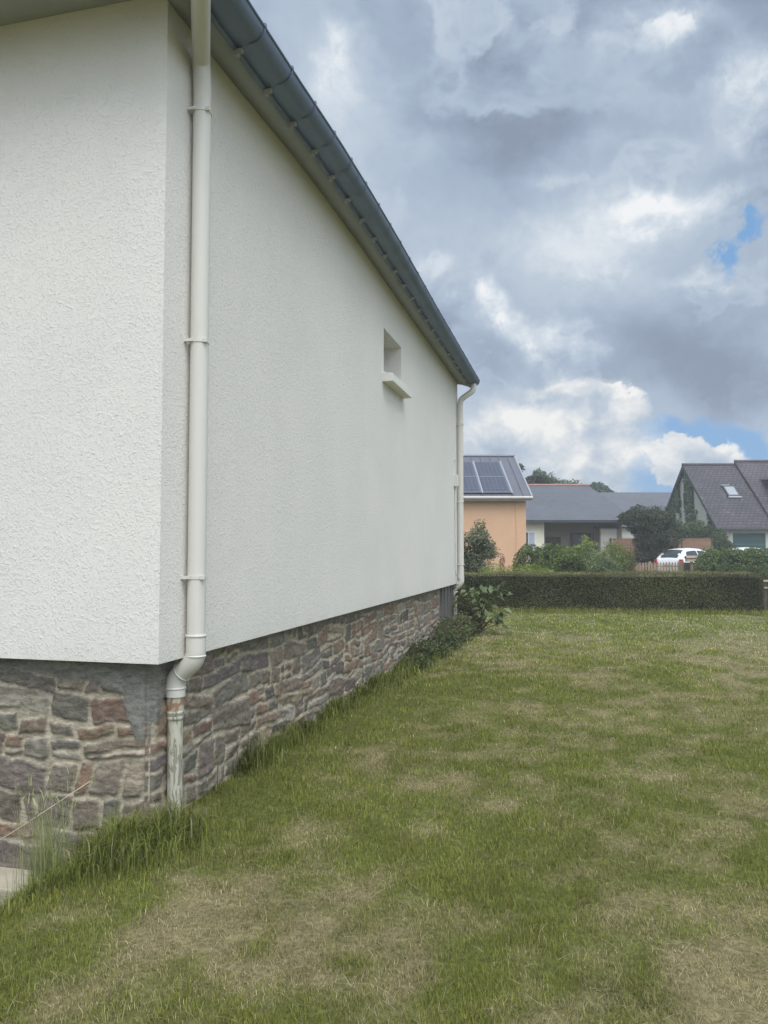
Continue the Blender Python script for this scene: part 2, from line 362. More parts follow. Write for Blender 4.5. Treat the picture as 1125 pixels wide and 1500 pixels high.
class MB:
    def __init__(s): s.v = []; s.f = []; s.sm = []
    def add(s, vs, fs, sm=False):
        b = len(s.v); s.v += [tuple(v) for v in vs]; s.f += [tuple(b + i for i in f) for f in fs]; s.sm += [sm] * len(fs); return s
    def quad(s, a, b, c, d): return s.add([a, b, c, d], [(0, 1, 2, 3)])
    def box(s, x0, x1, y0, y1, z0, z1, rot=0, piv=None):
        vs = [(x, y, z) for z in (z0, z1) for y in (y0, y1) for x in (x0, x1)]
        if rot:
            px, py = piv or ((x0 + x1) / 2, (y0 + y1) / 2); c, q = math.cos(rot), math.sin(rot)
            vs = [(px + (x - px) * c - (y - py) * q, py + (x - px) * q + (y - py) * c, z) for x, y, z in vs]
        return s.add(vs, [(0, 2, 3, 1), (4, 5, 7, 6), (0, 1, 5, 4), (2, 6, 7, 3), (0, 4, 6, 2), (1, 3, 7, 5)])
    def slab(s, pts, n, t):                   # polygon pts, extruded by -n*t
        pts = [Vector(p) for p in pts]; n = Vector(n).normalized(); k = len(pts)
        vs = pts + [p - n * t for p in pts]
        fs = [tuple(range(k)), tuple(reversed(range(k, 2 * k)))] + [(i, i + k, (i + 1) % k + k, (i + 1) % k) for i in range(k)]
        return s.add(vs, fs)
    def tube(s, path, r, seg=20, caps=True):
        path = [Vector(p) for p in path]; n = len(path); rs = r if hasattr(r, '__len__') else [r] * n
        vs = []; up = None
        for i, p in enumerate(path):
            d = (path[min(i + 1, n - 1)] - path[max(i - 1, 0)]).normalized()
            if up is None: up = Vector((0, 0, 1)) if abs(d.z) < .9 else Vector((1, 0, 0))
            a = d.cross(up).normalized(); b = d.cross(a).normalized(); up = a.cross(d).normalized() if abs(a.cross(d).dot(up)) > 0 else up
            for k in range(seg):
                t = 2 * math.pi * k / seg; vs.append(p + (a * math.cos(t) + b * math.sin(t)) * rs[i])
        fs = [(i * seg + k, i * seg + (k + 1) % seg, (i + 1) * seg + (k + 1) % seg, (i + 1) * seg + k) for i in range(n - 1) for k in range(seg)]
        s.add(vs, fs, True)
        if caps:
            s.add(vs[:seg], [tuple(reversed(range(seg)))]); s.add(vs[-seg:], [tuple(range(seg))])
        return s
    def build(s, name, m, parent=None, bevel=0, **k):
        me = bpy.data.meshes.new(name); me.from_pydata(s.v, [], s.f); me.update()
        me.polygons.foreach_set('use_smooth', s.sm)
        uv = me.uv_layers.new(name='UVMap'); Z = Vector((0, 0, 1))
        for p in me.polygons:
            n = p.normal
            u = Z.cross(n)
            u = u.normalized() if u.length > .05 else Vector((1, 0, 0))
            w = n.cross(u)
            for li in p.loop_indices:
                c = me.vertices[me.loops[li].vertex_index].co; uv.data[li].uv = (c.dot(u), c.dot(w))
        me.materials.append(m)
        o = bpy.data.objects.new(name, me); COL.objects.link(o)
        if parent: o.parent = parent
        if bevel:
            b = o.modifiers.new('bevel', 'BEVEL'); b.width = bevel; b.segments = 2; b.limit_method = 'ANGLE'
        return tag(o, **k)
def bend(pts, r, n=6):
    """polyline with its inner corners rounded"""
    pts = [Vector(p) for p in pts]; out = [pts[0]]
    for a, b, c in zip(pts, pts[1:], pts[2:]):
        u = (a - b).normalized(); w = (c - b).normalized(); p0 = b + u * r; p1 = b + w * r
        for i in range(n + 1):
            t = i / n; out.append(p0 * (1 - t) ** 2 + b * 2 * t * (1 - t) + p1 * t * t)
    return out + [pts[-1]]

# ------------------------------------------------------------------ ground
XW = -2.10; XS = -2.22            # outer face of the rendered wall, of the stone base
YF = 3.575; YB = 13.60
ZB = 0.916                        # bottom edge of the render
def gh(x, y):
    x = np.asarray(x, float); y = np.asarray(y, float)
    h = .05 - .06 * sst(6, 0, y) + .03 * (fbm(x * .5, y * .5, seed=3) - .5) + .02 * sst(8, 16, y)
    s = (x + 2.3) * -.92 + (y - 2.67) * .38
    h = h - .50 * sst(-.22, .62, s) * sst(-2.15, -2.75, x)
    h = h + .02 * sst(.0, .35, x - XS) * 0
    return h + .018 * (fbm(x * 3.1, y * 3.1, seed=9) - .5)
def dryness(x, y):
    a = fbm(x * 1.25 + 3, y * 1.0, octv=5, seed=21, rough=.6); b = fbm(x * 5, y * 4, octv=4, seed=33, rough=.65); c = fbm(x * .35, y * .3, octv=2, seed=5)
    d = (a - .5) * 2.0 + (b - .5) * 2.6 + (c - .5) * .6 + .40
    def g(cx, cy, rx, ry, k): return k * np.exp(-(((x - cx) / rx) ** 2 + ((y - cy) / ry) ** 2))
    d = d + g(-1.5, 2.85, .8, .6, .24) + g(-1.3, 2.2, .8, .5, .12) + g(.40, 2.7, .3, .45, .38) + g(.55, 4.0, .6, .7, .26) + g(2.2, 12.5, 1.0, 2.5, .3) + g(-.4, 4.4, .4, .5, .12)
    d = d - g(-.35, 3.1, .35, .5, .36) - g(-1.9, 4.3, .25, 1.0, .7) - g(0, 7, 2.4, 2.2, .22) - g(-1.95, 7., .3, 4.5, .5) - g(-.9, 2.2, .25, .4, .25)
    return np.clip(d, 0, 1)
xs = np.concatenate([[-900, -400, -150, -60, -25, -12], np.arange(-7, 8.01, .1), [9, 11, 14, 18, 25, 40, 80, 200, 500, 900]])
ys = np.concatenate([[-900, -300, -80, -20, -6, -2], np.arange(-1, 21, .1), [22, 24, 27, 31, 36, 44, 60, 100, 250, 600, 1500]])
GX, GY = np.meshgrid(xs, ys); nx, ny = len(xs), len(ys)
GZ = gh(GX, GY)
dr = dryness(GX, GY)[..., None]
gcol = np.array([.112, .126, .034]) * (1 - dr) + np.array([.225, .19, .10]) * dr
far_ = sst(8, 17, GY)[..., None]
gcol = gcol * (1 - far_) + (np.array([.075, .10, .032]) * (1 - dr * .6) + np.array([.20, .19, .10]) * dr * .6) * far_
i = np.arange(ny - 1)[:, None] * nx + np.arange(nx - 1)[None, :]
q = np.stack([i, i + 1, i + nx + 1, i + nx], -1).reshape(-1, 4)
tag(np_mesh('ground', np.stack([GX, GY, GZ], -1).reshape(-1, 3), quads=q, cols=gcol.reshape(-1, 3), material=M['ground'], smooth=True), kind='structure')
rd = MB(); rd.quad(B(-60, 37.2, .10), B(90, 37.2, .10), B(90, 43.4, .10), B(-60, 43.4, .10)); rd.build('road', M['asphalt'], kind='structure')
kb = MB()
for f0 in (37.0, 43.4): kb.slab([B(-60, f0, .2), B(90, f0, .2), B(90, f0 + .2, .2), B(-60, f0 + .2, .2)], (0, 0, 1), .4)
kb.build('kerb', M['concrete'], kind='structure')

# ------------------------------------------------------------------ grass blades
def blades(name, P, h, w, lean, cols, parent=None, curl=.5, m='grass', az=None):
    n = len(P); az = rng.uniform(0, 2 * np.pi, n) if az is None else az
    d = np.stack([np.cos(az), np.sin(az), np.zeros(n)], -1); sd = np.stack([-np.sin(az + rng.normal(0, .6, n)), np.cos(az), np.zeros(n)], -1)
    up = np.array([0, 0, 1.])
    h = h[:, None]; w = w[:, None]; lean = lean[:, None]
    mid = P + up * h * .55 * np.cos(lean) + d * h * .55 * np.sin(lean)
    l2 = lean * (1 + curl) + curl * .5
    tip = mid + up * h * .5 * np.cos(l2) + d * h * .5 * np.sin(l2)
    base = P - up * .004
    V = np.stack([base - sd * w * .5, base + sd * w * .5, mid - sd * w * .42, mid + sd * w * .42, tip], 1).reshape(-1, 3)
    b = np.arange(n)[:, None] * 5
    T = np.concatenate([b + [2, 3, 4]]); Q = b + [0, 1, 3, 2]
    C = np.repeat(cols, 5, axis=0)
    return np_mesh(name, V, tris=T, quads=Q, cols=C, material=M[m], parent=parent)
def gcols(n, dry, jit=.22):
    g = np.array([[.172, .192, .038], [.130, .155, .030], [.225, .236, .052], [.200, .192, .050]])[rng.integers(0, 4, n)]
    s = np.array([[.31, .265, .145], [.26, .22, .12], [.38, .33, .19], [.23, .21, .10]])[rng.integers(0, 4, n)]
    k = (rng.random(n) < dry)[:, None]
    return np.where(k, s, g) * (1 + rng.normal(0, jit, (n, 1))).clip(.45, 1.7)
def scatter(n, dmin, dmax, a0=-42, a1=34):
    d = np.exp(rng.uniform(np.log(dmin), np.log(dmax), n)); a = np.radians(rng.uniform(a0, a1, n))
    r = d * np.tan(a)
    return r * AX_R.x + d * AX_F.x, r * AX_R.y + d * AX_F.y, d
NB = 900000
x, y, d = scatter(NB, 2.0, 18.8)
ok = (x > XS + .01) | (y < YF + .12 + .0)
x, y, d = x[ok], y[ok], d[ok]
dn = dryness(x, y); clump = fbm(x * 7, y * 7, octv=3, seed=77)
keep = rng.random(len(x)) < (.55 + .9 * (clump - .35)) * (1 - .25 * dn)
x, y, d, dn, clump = x[keep], y[keep], d[keep], dn[keep], clump[keep]
n = len(x); tall = sst(.5, .72, clump)
h = (.015 + .017 * rng.random(n) + .022 * tall * rng.random(n)) * (1 - .35 * dn) * np.clip(d / 7, 1, 1.5)
lean = np.abs(rng.normal(.42, .32, n)) + .3 * dn
C = gcols(n, dn * .92 + .05) * (1 + .45 * sst(7, 15, d))[:, None]
C *= (.62 + .8 * fbm(x * 3.2, y * 3.2, octv=4, seed=55, rough=.6))[:, None]
tag(blades('lawn_grass', np.stack([x, y, gh(x, y)], -1), h, .00175 * np.clip(d / 3., 1, 5) * rng.uniform(.7, 1.3, n), lean, C, curl=.4), kind='stuff', cat='grass', label='mown lawn grass, green with straw coloured dry patches')
# loose dry clippings lying on the lawn
n = 9000; x, y, d = scatter(n, 2.0, 11); ok = ((x > XS + .05) | (y < 3.3)); x, y, d = x[ok], y[ok], d[ok]; dn = dryness(x, y); ok = rng.random(len(x)) < .12 + dn; x, y, d = x[ok], y[ok], d[ok]; n = len(x)
C = np.array([.37, .32, .20]) * rng.uniform(.5, 1.25, (n, 1))
tag(blades('dry_clippings', np.stack([x, y, gh(x, y) + rng.uniform(.012, .04, n)], -1), rng.uniform(.03, .10, n), .0014 * np.clip(d / 3, 1, 3), rng.uniform(1.25, 1.6, n), C, curl=.12), kind='stuff', cat='clippings', label='loose straw coloured clippings lying on the lawn')
# long uncut grass along the foot of the wall
def strip(n, x0, x1, y0, y1): return rng.uniform(x0, x1, n), rng.uniform(y0, y1, n)
px, py, ph = [], [], []
def addp(x, y, h): px.append(x); py.append(y); ph.append(h)
n = 5200; yy = 3.7 + rng.random(n) ** 1.5 * 6.6; xx = XS + .02 + np.abs(rng.normal(0, .08, n)); hh = rng.uniform(.04, .27, n) * sst(.3, .65, fbm(yy * 1.6, yy * 0, octv=3, seed=18)) * (1.05 - .5 * (xx - XS)) * (.55 + .9 * fbm(yy * 2.2, xx * 3, seed=8)) * np.where(yy < 5, 1.2, .8); addp(xx, yy, hh)
n = 4200; xx = rng.normal(-2.22, .17, n); yy = rng.normal(3.5, .16, n); addp(xx, yy, rng.uniform(.06, .30, n) * (.4 + .9 * fbm(xx * 5, yy * 5, octv=2, seed=71)))
n = 2600; t = rng.random(n); xx = -2.15 - t * 1.05 + rng.normal(0, .1, n); yy = 3.25 + rng.uniform(-.25, .3, n) - .25 * t; addp(xx, yy, rng.uniform(.06, .20, n) * (1 - .45 * t))
n = 6000; t = rng.random(n); xx = -2.32 - t * .45 + rng.normal(0, .09, n); yy = 3.25 - t * 1.1 + rng.normal(0, .1, n) ; addp(xx, yy, rng.uniform(.04, .11, n))
n = 3500; xx = rng.uniform(-3.9, -2.2, n); yy = YF + .1 - np.abs(rng.normal(0, .07, n)); addp(xx, yy, rng.uniform(.04, .16, n))
n = 2500; xx = rng.normal(-2.0, .10, n); yy = rng.normal(10.2, .9, n); addp(xx, yy, rng.uniform(.06, .2, n))
x = np.concatenate(px); y = np.concatenate(py); h = np.concatenate(ph)
ok = (x > XS + .015) | (y < YF + .11); x, y, h = x[ok], y[ok], h[ok]; n = len(x)
C = gcols(n, np.full(n, .10), .2) * np.array([.80, .86, .85]) * (.55 + .8 * fbm(x * 6, y * 6, octv=3, seed=66))[:, None]
tag(blades('long_grass', np.stack([x, y, gh(x, y)], -1), h, rng.uniform(.0025, .0055, n) * np.clip(np.hypot(x, y) / 4.5, 1, 2), np.abs(rng.normal(.22, .2, n)), C, curl=1.5), kind='stuff', cat='grass', label='long uncut green grass along the foot of the stone base')
# grass along the foot of the hedge
n = 5000; t = rng.uniform(-.1, 1.1, n); x = -2.5 + t * 6.5; y = 17.95 + t * .68 + rng.normal(0, .07, n)
C = gcols(n, np.full(n, .15), .2) * 1.3
tag(blades('hedge_foot_grass', np.stack([x, y, gh(x, y)], -1), rng.uniform(.05, .17, n), np.full(n, .008), np.abs(rng.normal(.2, .2, n)), C, curl=.6), kind='stuff', cat='grass', label='taller grass blades along the foot of the clipped hedge')
# stalks: seed heads of wild grass standing by the wall
def tuft(name, cx, cy, rad, n, hmin, hmax, col, label, w=.0028, lean=.12, curl=.5, group=None):
    r = empty(name, (cx, cy, float(gh(cx, cy))), label=label, cat='grass tuft', group=group)
    k = n // 5
    P = np.stack([rng.normal(0, rad, n), rng.normal(0, rad, n), np.zeros(n) - .03], -1)
    S = np.stack([rng.normal(0, rad * 1.3, k), rng.normal(0, rad * 1.3, k), rng.uniform(hmax * .66, hmax * .95, k)], -1)
    C = np.array(col) * rng.uniform(.7, 1.3, (n, 1))
    tag(blades('stalks', np.concatenate([P, S]), np.concatenate([rng.uniform(hmin, hmax, n), rng.uniform(.03, .07, k)]), np.concatenate([np.full(n, w), np.full(k, w * 2.)]),
        np.concatenate([np.abs(rng.normal(0, lean, n)), np.abs(rng.normal(.3, .25, k))]), np.concatenate([C, C[:k] * 1.15]), r, curl), kind='stuff')
    return r
tuft('grass_tuft', -2.47, 3.22, .05, 260, .38, .62, (.28, .30, .14), 'tall pale dry grass tuft standing in front of the stone wall beside the slab')
tuft('grass_tuft', -2.66, 3.25, .05, 26, .35, .62, (.30, .31, .18), 'thin sparse pale stalks rising over the concrete slab, left of the dense dry tuft')
tuft('grass_tuft', -2.36, 3.36, .06, 16, .3, .55, (.16, .17, .09), 'few thin brownish stalks between the dense dry tuft and the corner')
tuft('grass_tuft', -2.11, 4.27, .07, 14, .30, .52, (.12, .14, .06), 'thin dark stalks against the stones just right of the near downpipe')
tuft('grass_tuft', -2.13, 4.86, .10, 16, .28, .46, (.12, .14, .06), 'thin dark stalks before the stones, further along from the near downpipe')
cw = MB(); cw.tube(bend([(-2.95, 2.95, -.02), (-2.6, 3.1, .17), (-2.32, 3.34, .38)], .12), .0022, 5); cw.build('fallen_stalk', M['mail_wood'], label='long pale bent grass stalk leaning across the dark grass at the corner', cat='stalk')

# ------------------------------------------------------------------ the house
house = empty('rendered_house', (XW, YF, 0), label='large white rough-cast house with a purple grey stone base filling the left side', cat='house')
HL = Vector((XW, YF, 0))
def hb(m, name, mt, **k):       # builds world-space MB as a part of the house
    m.v = [tuple(Vector(v) - HL) for v in m.v]; par = k.pop('parent', house); off = Vector(k.pop('off', (0, 0, 0)))
    if off.length: m.v = [tuple(Vector(v) - off) for v in m.v]
    return m.build(name, mt, par, **k)
XL = -11.2                       # far (left) side of the house
ZT = 4.50
wy0, wy1, wz0, wz1, wd = 8.25, 9.13, 3.50, 3.985, .27
w = MB()
def side(y0, y1, z0, z1): w.quad((XW, y0, z0), (XW, y1, z0), (XW, y1, z1), (XW, y0, z1))
side(YF, wy0, ZB, ZT + .08); side(wy1, YB, ZB, ZT + .08); side(wy0, wy1, ZB, wz0); side(wy0, wy1, wz1, ZT + .08)
xi = XW - wd
w.quad((XW, wy0, wz0), (XW, wy1, wz0), (xi, wy1, wz0), (xi, wy0, wz0)); w.quad((XW, wy0, wz1), (xi, wy0, wz1), (xi, wy1, wz1), (XW, wy1, wz1))
w.quad((XW, wy1, wz0), (XW, wy1, wz1), (xi, wy1, wz1), (xi, wy1, wz0)); w.quad((XW, wy0, wz0), (xi, wy0, wz0), (xi, wy0, wz1), (XW, wy0, wz1))
RX = (XW + XL) / 2; RZ = 4.6 + (XW - RX) * .62
for yy, o in ((YF, 0), (YB, 1)):
    p = [(XL, yy, ZB), (XW, yy, ZB), (XW, yy, ZT + .08), (RX, yy, RZ), (XL, yy, ZT + .08)]
    w.add(p, [tuple(range(5)) if not o else tuple(reversed(range(5)))])
w.quad((XL, YF, ZB), (XL, YF, ZT + .08), (XL, YB, ZT + .08), (XL, YB, ZB))
w.quad((XL, YF, ZB), (XL, YB, ZB), (XW, YB, ZB), (XW, YF, ZB))
hb(w, 'wall', M['stucco'])
# window in the recess, with its sloping sill
wf = MB(); wf.box(xi - .02, xi + .03, wy0 + .002, wy0 + .06, wz0, wz1); wf.box(xi - .02, xi + .03, wy1 - .06, wy1 - .002, wz0, wz1)
wf.box(xi - .02, xi + .028, wy0 + .06, wy1 - .06, wz0 + .001, wz0 + .06); wf.box(xi - .02, xi + .028, wy0 + .06, wy1 - .06, wz1 - .06, wz1 - .001)
win = hb(wf, 'window', M['white_frame'])
gl = MB(); gl.box(xi - .015, xi + .008, wy0 + .06, wy1 - .06, wz0 + .06, wz1 - .06); hb(gl, 'pane', M['glass'], parent=win)
sl = MB(); y0, y1 = wy0 - .065, wy1 + .06
prof = [(XW - .22, wz0 - .002), (XW + .12, wz0 - .045), (XW + .12, wz0 - .135), (XW - .22, wz0 - .135)]
sl.add([(a, y0, b) for a, b in prof] + [(a, y1, b) for a, b in prof], [(0, 1, 2, 3), (7, 6, 5, 4), (0, 4, 5, 1), (1, 5, 6, 2), (2, 6, 7, 3), (3, 7, 4, 0)])
hb(sl, 'sill', M['smooth_render'], parent=win, bevel=.006)

# rubble base: every stone cut by splitting the wall face over and over
PAL = [(140, 128, 112), (150, 138, 118), (136, 122, 104), (144, 138, 124), (124, 112, 104), (130, 122, 108), (122, 118, 106), (120, 108, 104), (118, 108, 108), (126, 112, 100), (128, 124, 114), (118, 116, 108), (126, 108, 96), (140, 120, 104), (146, 142, 130), (112, 112, 100), (98, 94, 94), (132, 114, 110), (150, 146, 132), (134, 104, 90), (106, 104, 102)]
def split(u0, u1, v0, v1, out, wmax=.55, hmax=.20):
    w_, h_ = u1 - u0, v1 - v0
    if h_ > hmax and not (w_ > 1.3 and rng.random() < .7):
        s = v0 + h_ * rng.uniform(.32, .68); split(u0, u1, v0, s, out, wmax, hmax); split(u0, u1, s, v1, out, wmax, hmax); return
    if w_ > wmax or (w_ > .22 and rng.random() < .45):
        s = u0 + w_ * rng.uniform(.3, .7); split(u0, s, v0, v1, out, wmax, hmax); split(s, u1, v0, v1, out, wmax, hmax); return
    if h_ > .11 and rng.random() < .3:
        s = v0 + h_ * rng.uniform(.3, .6); out.append((u0, u1, v0, s)); out.append((u0, u1, s, v1)); return
    out.append((u0, u1, v0, v1))
def rubble(u, v, seed, band):
    """heights and colours over the grid u x v; band = width of smooth render under the top edge"""
    U, V = np.meshgrid(u, v); Hh = np.zeros_like(U); Cc = np.zeros(U.shape + (3,))
    mort = np.array(lin((168, 159, 141)))
    Cc[:] = mort; Hh += .005 + .006 * (fbm(U * 22, V * 22, octv=4, seed=seed) - .5)
    Uw = U + .035 * (fbm(U * 5, V * 6, octv=3, seed=seed + 1) - .5) + .012 * (fbm(U * 24, V * 24, octv=2, seed=seed + 3) - .5)
    Vw = V + .10 * (fbm(U * 2.3, V * 3, octv=3, seed=seed + 2) - .5) + .014 * (fbm(U * 20, V * 24, octv=2, seed=seed + 4) - .5)
    st = []; split(u[0] - .1, u[-1] + .1, v[0] - .1, v[-1] + .02, st)
    for k, (a, b, c, e) in enumerate(st):
        iu = np.searchsorted(u, [a - .06, b + .06]); iv = np.searchsorted(v, [c - .08, e + .08])
        s = (slice(max(iv[0] - 1, 0), iv[1] + 1), slice(max(iu[0] - 1, 0), iu[1] + 1))
        x, y = Uw[s], Vw[s]
        if not x.size: continue
        hw, hh = (b - a) / 2, (e - c) / 2; m = rng.uniform(.005, .012); r = min(hw, hh) * rng.uniform(.04, .35)
        cut = rng.uniform(-.35, .35); cut2 = rng.uniform(-.16, .16)
        dx = np.abs(x - (a + b) / 2 + cut * (y - (c + e) / 2)) - (hw - m - r); dy = np.abs(y - (c + e) / 2 + cut2 * (x - (a + b) / 2)) - (hh - m - r)
        sd = r - np.hypot(np.maximum(dx, 0), np.maximum(dy, 0)) - np.minimum(np.maximum(dx, dy), 0)
        q = sst(0, rng.uniform(.003, .009), sd)
        pr = rng.uniform(.006, .016); tx, ty = rng.normal(0, .04, 2)
        facet = fbm(x * 7 + k, y * 20, octv=5, seed=seed + k % 50, rough=.6)
        top = pr + tx * (x - (a + b) / 2) + ty * (y - (c + e) / 2) + .012 * (facet - .5) + .016 * np.floor(facet * 6) / 6
        Hh[s] = Hh[s] * (1 - q) + top * q
        base = np.array(lin(PAL[rng.integers(len(PAL))])) * rng.uniform(.85, 1.35)
        if rng.random() < .13: base = np.array(lin((150, 118, 94)))
        if rng.random() < .03: base = np.array(lin((156, 136, 104)))
        alt = np.array(lin(PAL[rng.integers(len(PAL))]))
        mx = sst(.4, .62, fbm(x * 10, y * 26, octv=4, seed=seed + 7 + k % 31))[..., None]
        cc = base * (1 - .40 * mx) + alt * .40 * mx
        cc = cc * .50 + cc.mean(-1, keepdims=True) * np.array([1.12, 1.0, .84]) * .34
        Cc[s] = Cc[s] * (1 - q[..., None]) + cc * q[..., None]
    # the mason's render left under the edge
    uc = np.abs(U - (u[0] if seed == 101 else u[-1]))
    band = band + (.07 if seed == 101 else .05) * sst(.42, .12, uc) + (.26 if seed == 202 else .20) * sst(.17, .07, uc + .06 * (fbm(V * 9, U * 9, octv=3, seed=5) - .5))
    bn = sst(-.012, .012, V - (ZB - band - .05 * (fbm(U * 3, V * 0, octv=3, seed=seed + 9) - .3)))
    Hh = Hh * (1 - bn) + (.020 + .006 * (fbm(U * 14, V * 14, seed=seed) - .5)) * bn
    Cc = Cc * (1 - bn[..., None]) + np.array(lin((124, 122, 116))) * bn[..., None]
    return U, V, Hh, Cc
def grid_quads(ny, nx, flip=False):
    i = np.arange(ny - 1)[:, None] * nx + np.arange(nx - 1)[None, :]
    q = np.stack([i, i + 1, i + nx + 1, i + nx], -1).reshape(-1, 4)
    return q[:, ::-1] if flip else q
us = np.concatenate([np.arange(YF + .12, 7.2, .0085), np.arange(7.2, YB - .08, .018)]); vs = np.arange(-.35, ZB + .004, .0095)
U, V, Hh, Cc = rubble(us, vs, 101, .05)
edge = sst(0, .05, U - us[0])                    # rounded arris at the corner
side_co = np.stack([XS + (Hh) * edge - .02 * (1 - edge), U, V], -1).reshape(-1, 3) - np.array(HL)
uf = np.arange(-6.2, XS + .0001, .0085); vf = np.arange(-.75, ZB + .004, .0088)
U2, V2, H2, C2 = rubble(uf, vf, 202, .085)
edge2 = sst(0, .05, XS - U2)
fr_co = np.stack([U2, YF + .12 - H2 * edge2 + .02 * (1 - edge2), V2], -1).reshape(-1, 3) - np.array(HL)
co = np.concatenate([side_co, fr_co]); qs = np.concatenate([grid_quads(len(vs), len(us)), grid_quads(len(vf), len(uf)) + len(side_co)])
np_mesh('stone_base', co, quads=qs, cols=np.concatenate([Cc.reshape(-1, 3), C2.reshape(-1, 3)]), material=M['stone'], parent=house, smooth=True)
bk = MB(); bk.box(XL + .12, XS - .035, YF + .16, YB - .12, -.9, ZB - .01); hb(bk, 'base_core', M['concrete'])
sg = MB()
for k in range(7):
    y0 = 12.35 + k * .155; sg.box(XS + .0, XS + (.075 if k % 2 else .05), y0, y0 + .148, -.1, ZB - .012)
hb(sg, 'ribbed_panel', M['grey_sheet'], label='dark ribbed panel at the far end of the stone base')

# eaves
GY0, GY1 = 3.12, YB + .10
def gz(y): return float(np.interp(y, [3.1, 3.73, 4.5, 5.4, 6.3, 7.2, 9.5, 13.7], [4.468, 4.478, 4.512, 4.565, 4.586, 4.589, 4.556, 4.537])) 
ysg = np.linspace(GY0, GY1, 60)
GR = .082; GCX = -1.71 - GR
def loft(profile_fn, ys_, close=False):
    m = MB(); k = len(profile_fn(ys_[0])); v = []
    for y in ys_:
        zz = gz(y); v += [(a, y, zz + b) for a, b in profile_fn(y)]
    f = [(i * k + j, (i + 1) * k + j, (i + 1) * k + (j + 1) % k, i * k + (j + 1) % k) for i in range(len(ys_) - 1) for j in range(k if close else k - 1)]
    m.add(v, f, True)
    return m
def gprof(y):
    def half(r, e): return [(GCX + r * math.cos(t), -r * math.sin(t) - .01) for t in np.linspace(0, math.pi / 2, 10)] + [(GCX - .045, -r - .014), (-1.876 + e, -r - .024), (-1.876 + e, -.01)]
    return half(GR, 0) + half(GR - .004, .004)[::-1]
g = loft(gprof, ysg, True)
# rolled front bead
bd = [(-1.71 + .009 * math.cos(t), .009 * math.sin(t) - .006) for t in np.linspace(0, 2 * math.pi, 9)[:-1]]
b_ = loft(lambda y: bd, ysg, True); g.add(b_.v, b_.f, True)
for y in (GY0, GY1):             # stop ends
    o = [(GCX + GR * math.cos(t), y, gz(y) - GR * math.sin(t) - .01) for t in np.linspace(0, math.pi, 15)]
    g.add(o, [tuple(range(15))])
for y in (5.9, 9.9):               # soldered joints
    for (ya, yb) in ((y, y + .035),):
        o = [[(GCX + (GR + .003) * math.cos(t), q_, gz(q_) - (GR + .003) * math.sin(t) - .01) for t in np.linspace(0, math.pi, 15)] for q_ in (ya, yb)]
        g.add(o[0] + o[1], [(j, j + 1, j + 16, j + 15) for j in range(14)], True)
gut = hb(g, 'gutter', M['zinc'])
for kk in range(24):
    y = 3.52 + kk * .43
    if y > GY1 - .1: break
    s = MB(); zz = gz(y)
    ts = np.linspace(-.25, math.pi * .55, 12); rr_ = GR + .006
    o = [(GCX + rr_ * math.cos(t), -rr_ * math.sin(t) - .01) for t in ts]
    o = [(a, zz + b) for a, b in o]
    for (a, b), (c, e) in zip(o, o[1:]): s.add([(a, y, b), (c, y, e), (c, y + .022, e), (a, y + .022, b)], [(0, 1, 2, 3)])
    s.box(-1.712, -1.700, y, y + .022, zz - .010, zz + .012)
    hb(s, 'gutter_bracket', M['zinc'], parent=gut)
    s = MB(); s.box(-1.895, -1.868, y - .004, y + .026, zz - .150, zz - .112); s.box(-1.868, -1.845, y - .002, y + .024, zz - .136, zz - .112)
    hb(s, 'bracket_tip', M['bracket'], parent=gut)
fs = loft(lambda y: [(-1.878, .04), (-1.878, -.118), (-1.90, -.118), (-1.90, .04)], ysg, True); hb(fs, 'fascia', M['zinc'])
so = loft(lambda y: [(-1.90, -.112), (XW - .02, -.035), (XW - .02, -.015), (-1.90, -.09)], np.linspace(GY0, YB + .06, 60), True)
so.box(XL, XW - .02, GY0 + .01, YF - .002, gz(3.2) + .004, gz(3.2) + .022)
hb(so, 'soffit', M['soffit'])
ff_ = MB(); ff_.box(XL, -1.72, GY0 - .03, GY0 - .003, gz(3.12) - .03, gz(3.12) + .10); hb(ff_, 'front_fascia', M['fascia'])
ec = MB(); yq = GY1 - .03                   # boxed far end of the eaves
ec.slab([(-1.715, yq + .045, gz(13.7) + .004), (-1.80, yq + .045, gz(13.7) - .10), (XW - .02, yq + .045, gz(13.7) - .04), (XW - .02, yq + .045, gz(13.7) + .25)], (0, 1, 0), .028)
hb(ec, 'eaves_end', M['fascia'])
rf = MB(); n_ = Vector((.62, 0, 1)).normalized(); zr = 4.60 + (-1.76 - RX) * .62
ysr = np.linspace(GY0 - .05, YB + .12, 40)
v = []
for y in ysr:
    zz = gz(y); v += [(-1.76, y, zz + .045), (RX, y, zr), (RX, y, zr - .07), (-1.76, y, zz + .005)]
rf.add(v, [(i * 4 + j, i * 4 + (j + 1) % 4, (i + 1) * 4 + (j + 1) % 4, (i + 1) * 4 + j) for i in range(39) for j in range(4)])
rf.add(v[:4], [(3, 2, 1, 0)]); rf.add(v[-4:], [(0, 1, 2, 3)])
rf.slab([(RX, GY0 - .05, zr), (RX, YB + .12, zr), (XL - .34, YB + .12, 4.6), (XL - .34, GY0 - .05, 4.6)], (-.62, 0, 1), .07)
roof = hb(rf, 'roof', M['house_roof'])
rt = MB(); rt.tube([(RX, GY0 - .06, zr - .02), (RX, YB + .13, zr - .02)], .11, 12); hb(rt, 'ridge_tiles', M['zinc'], parent=roof)

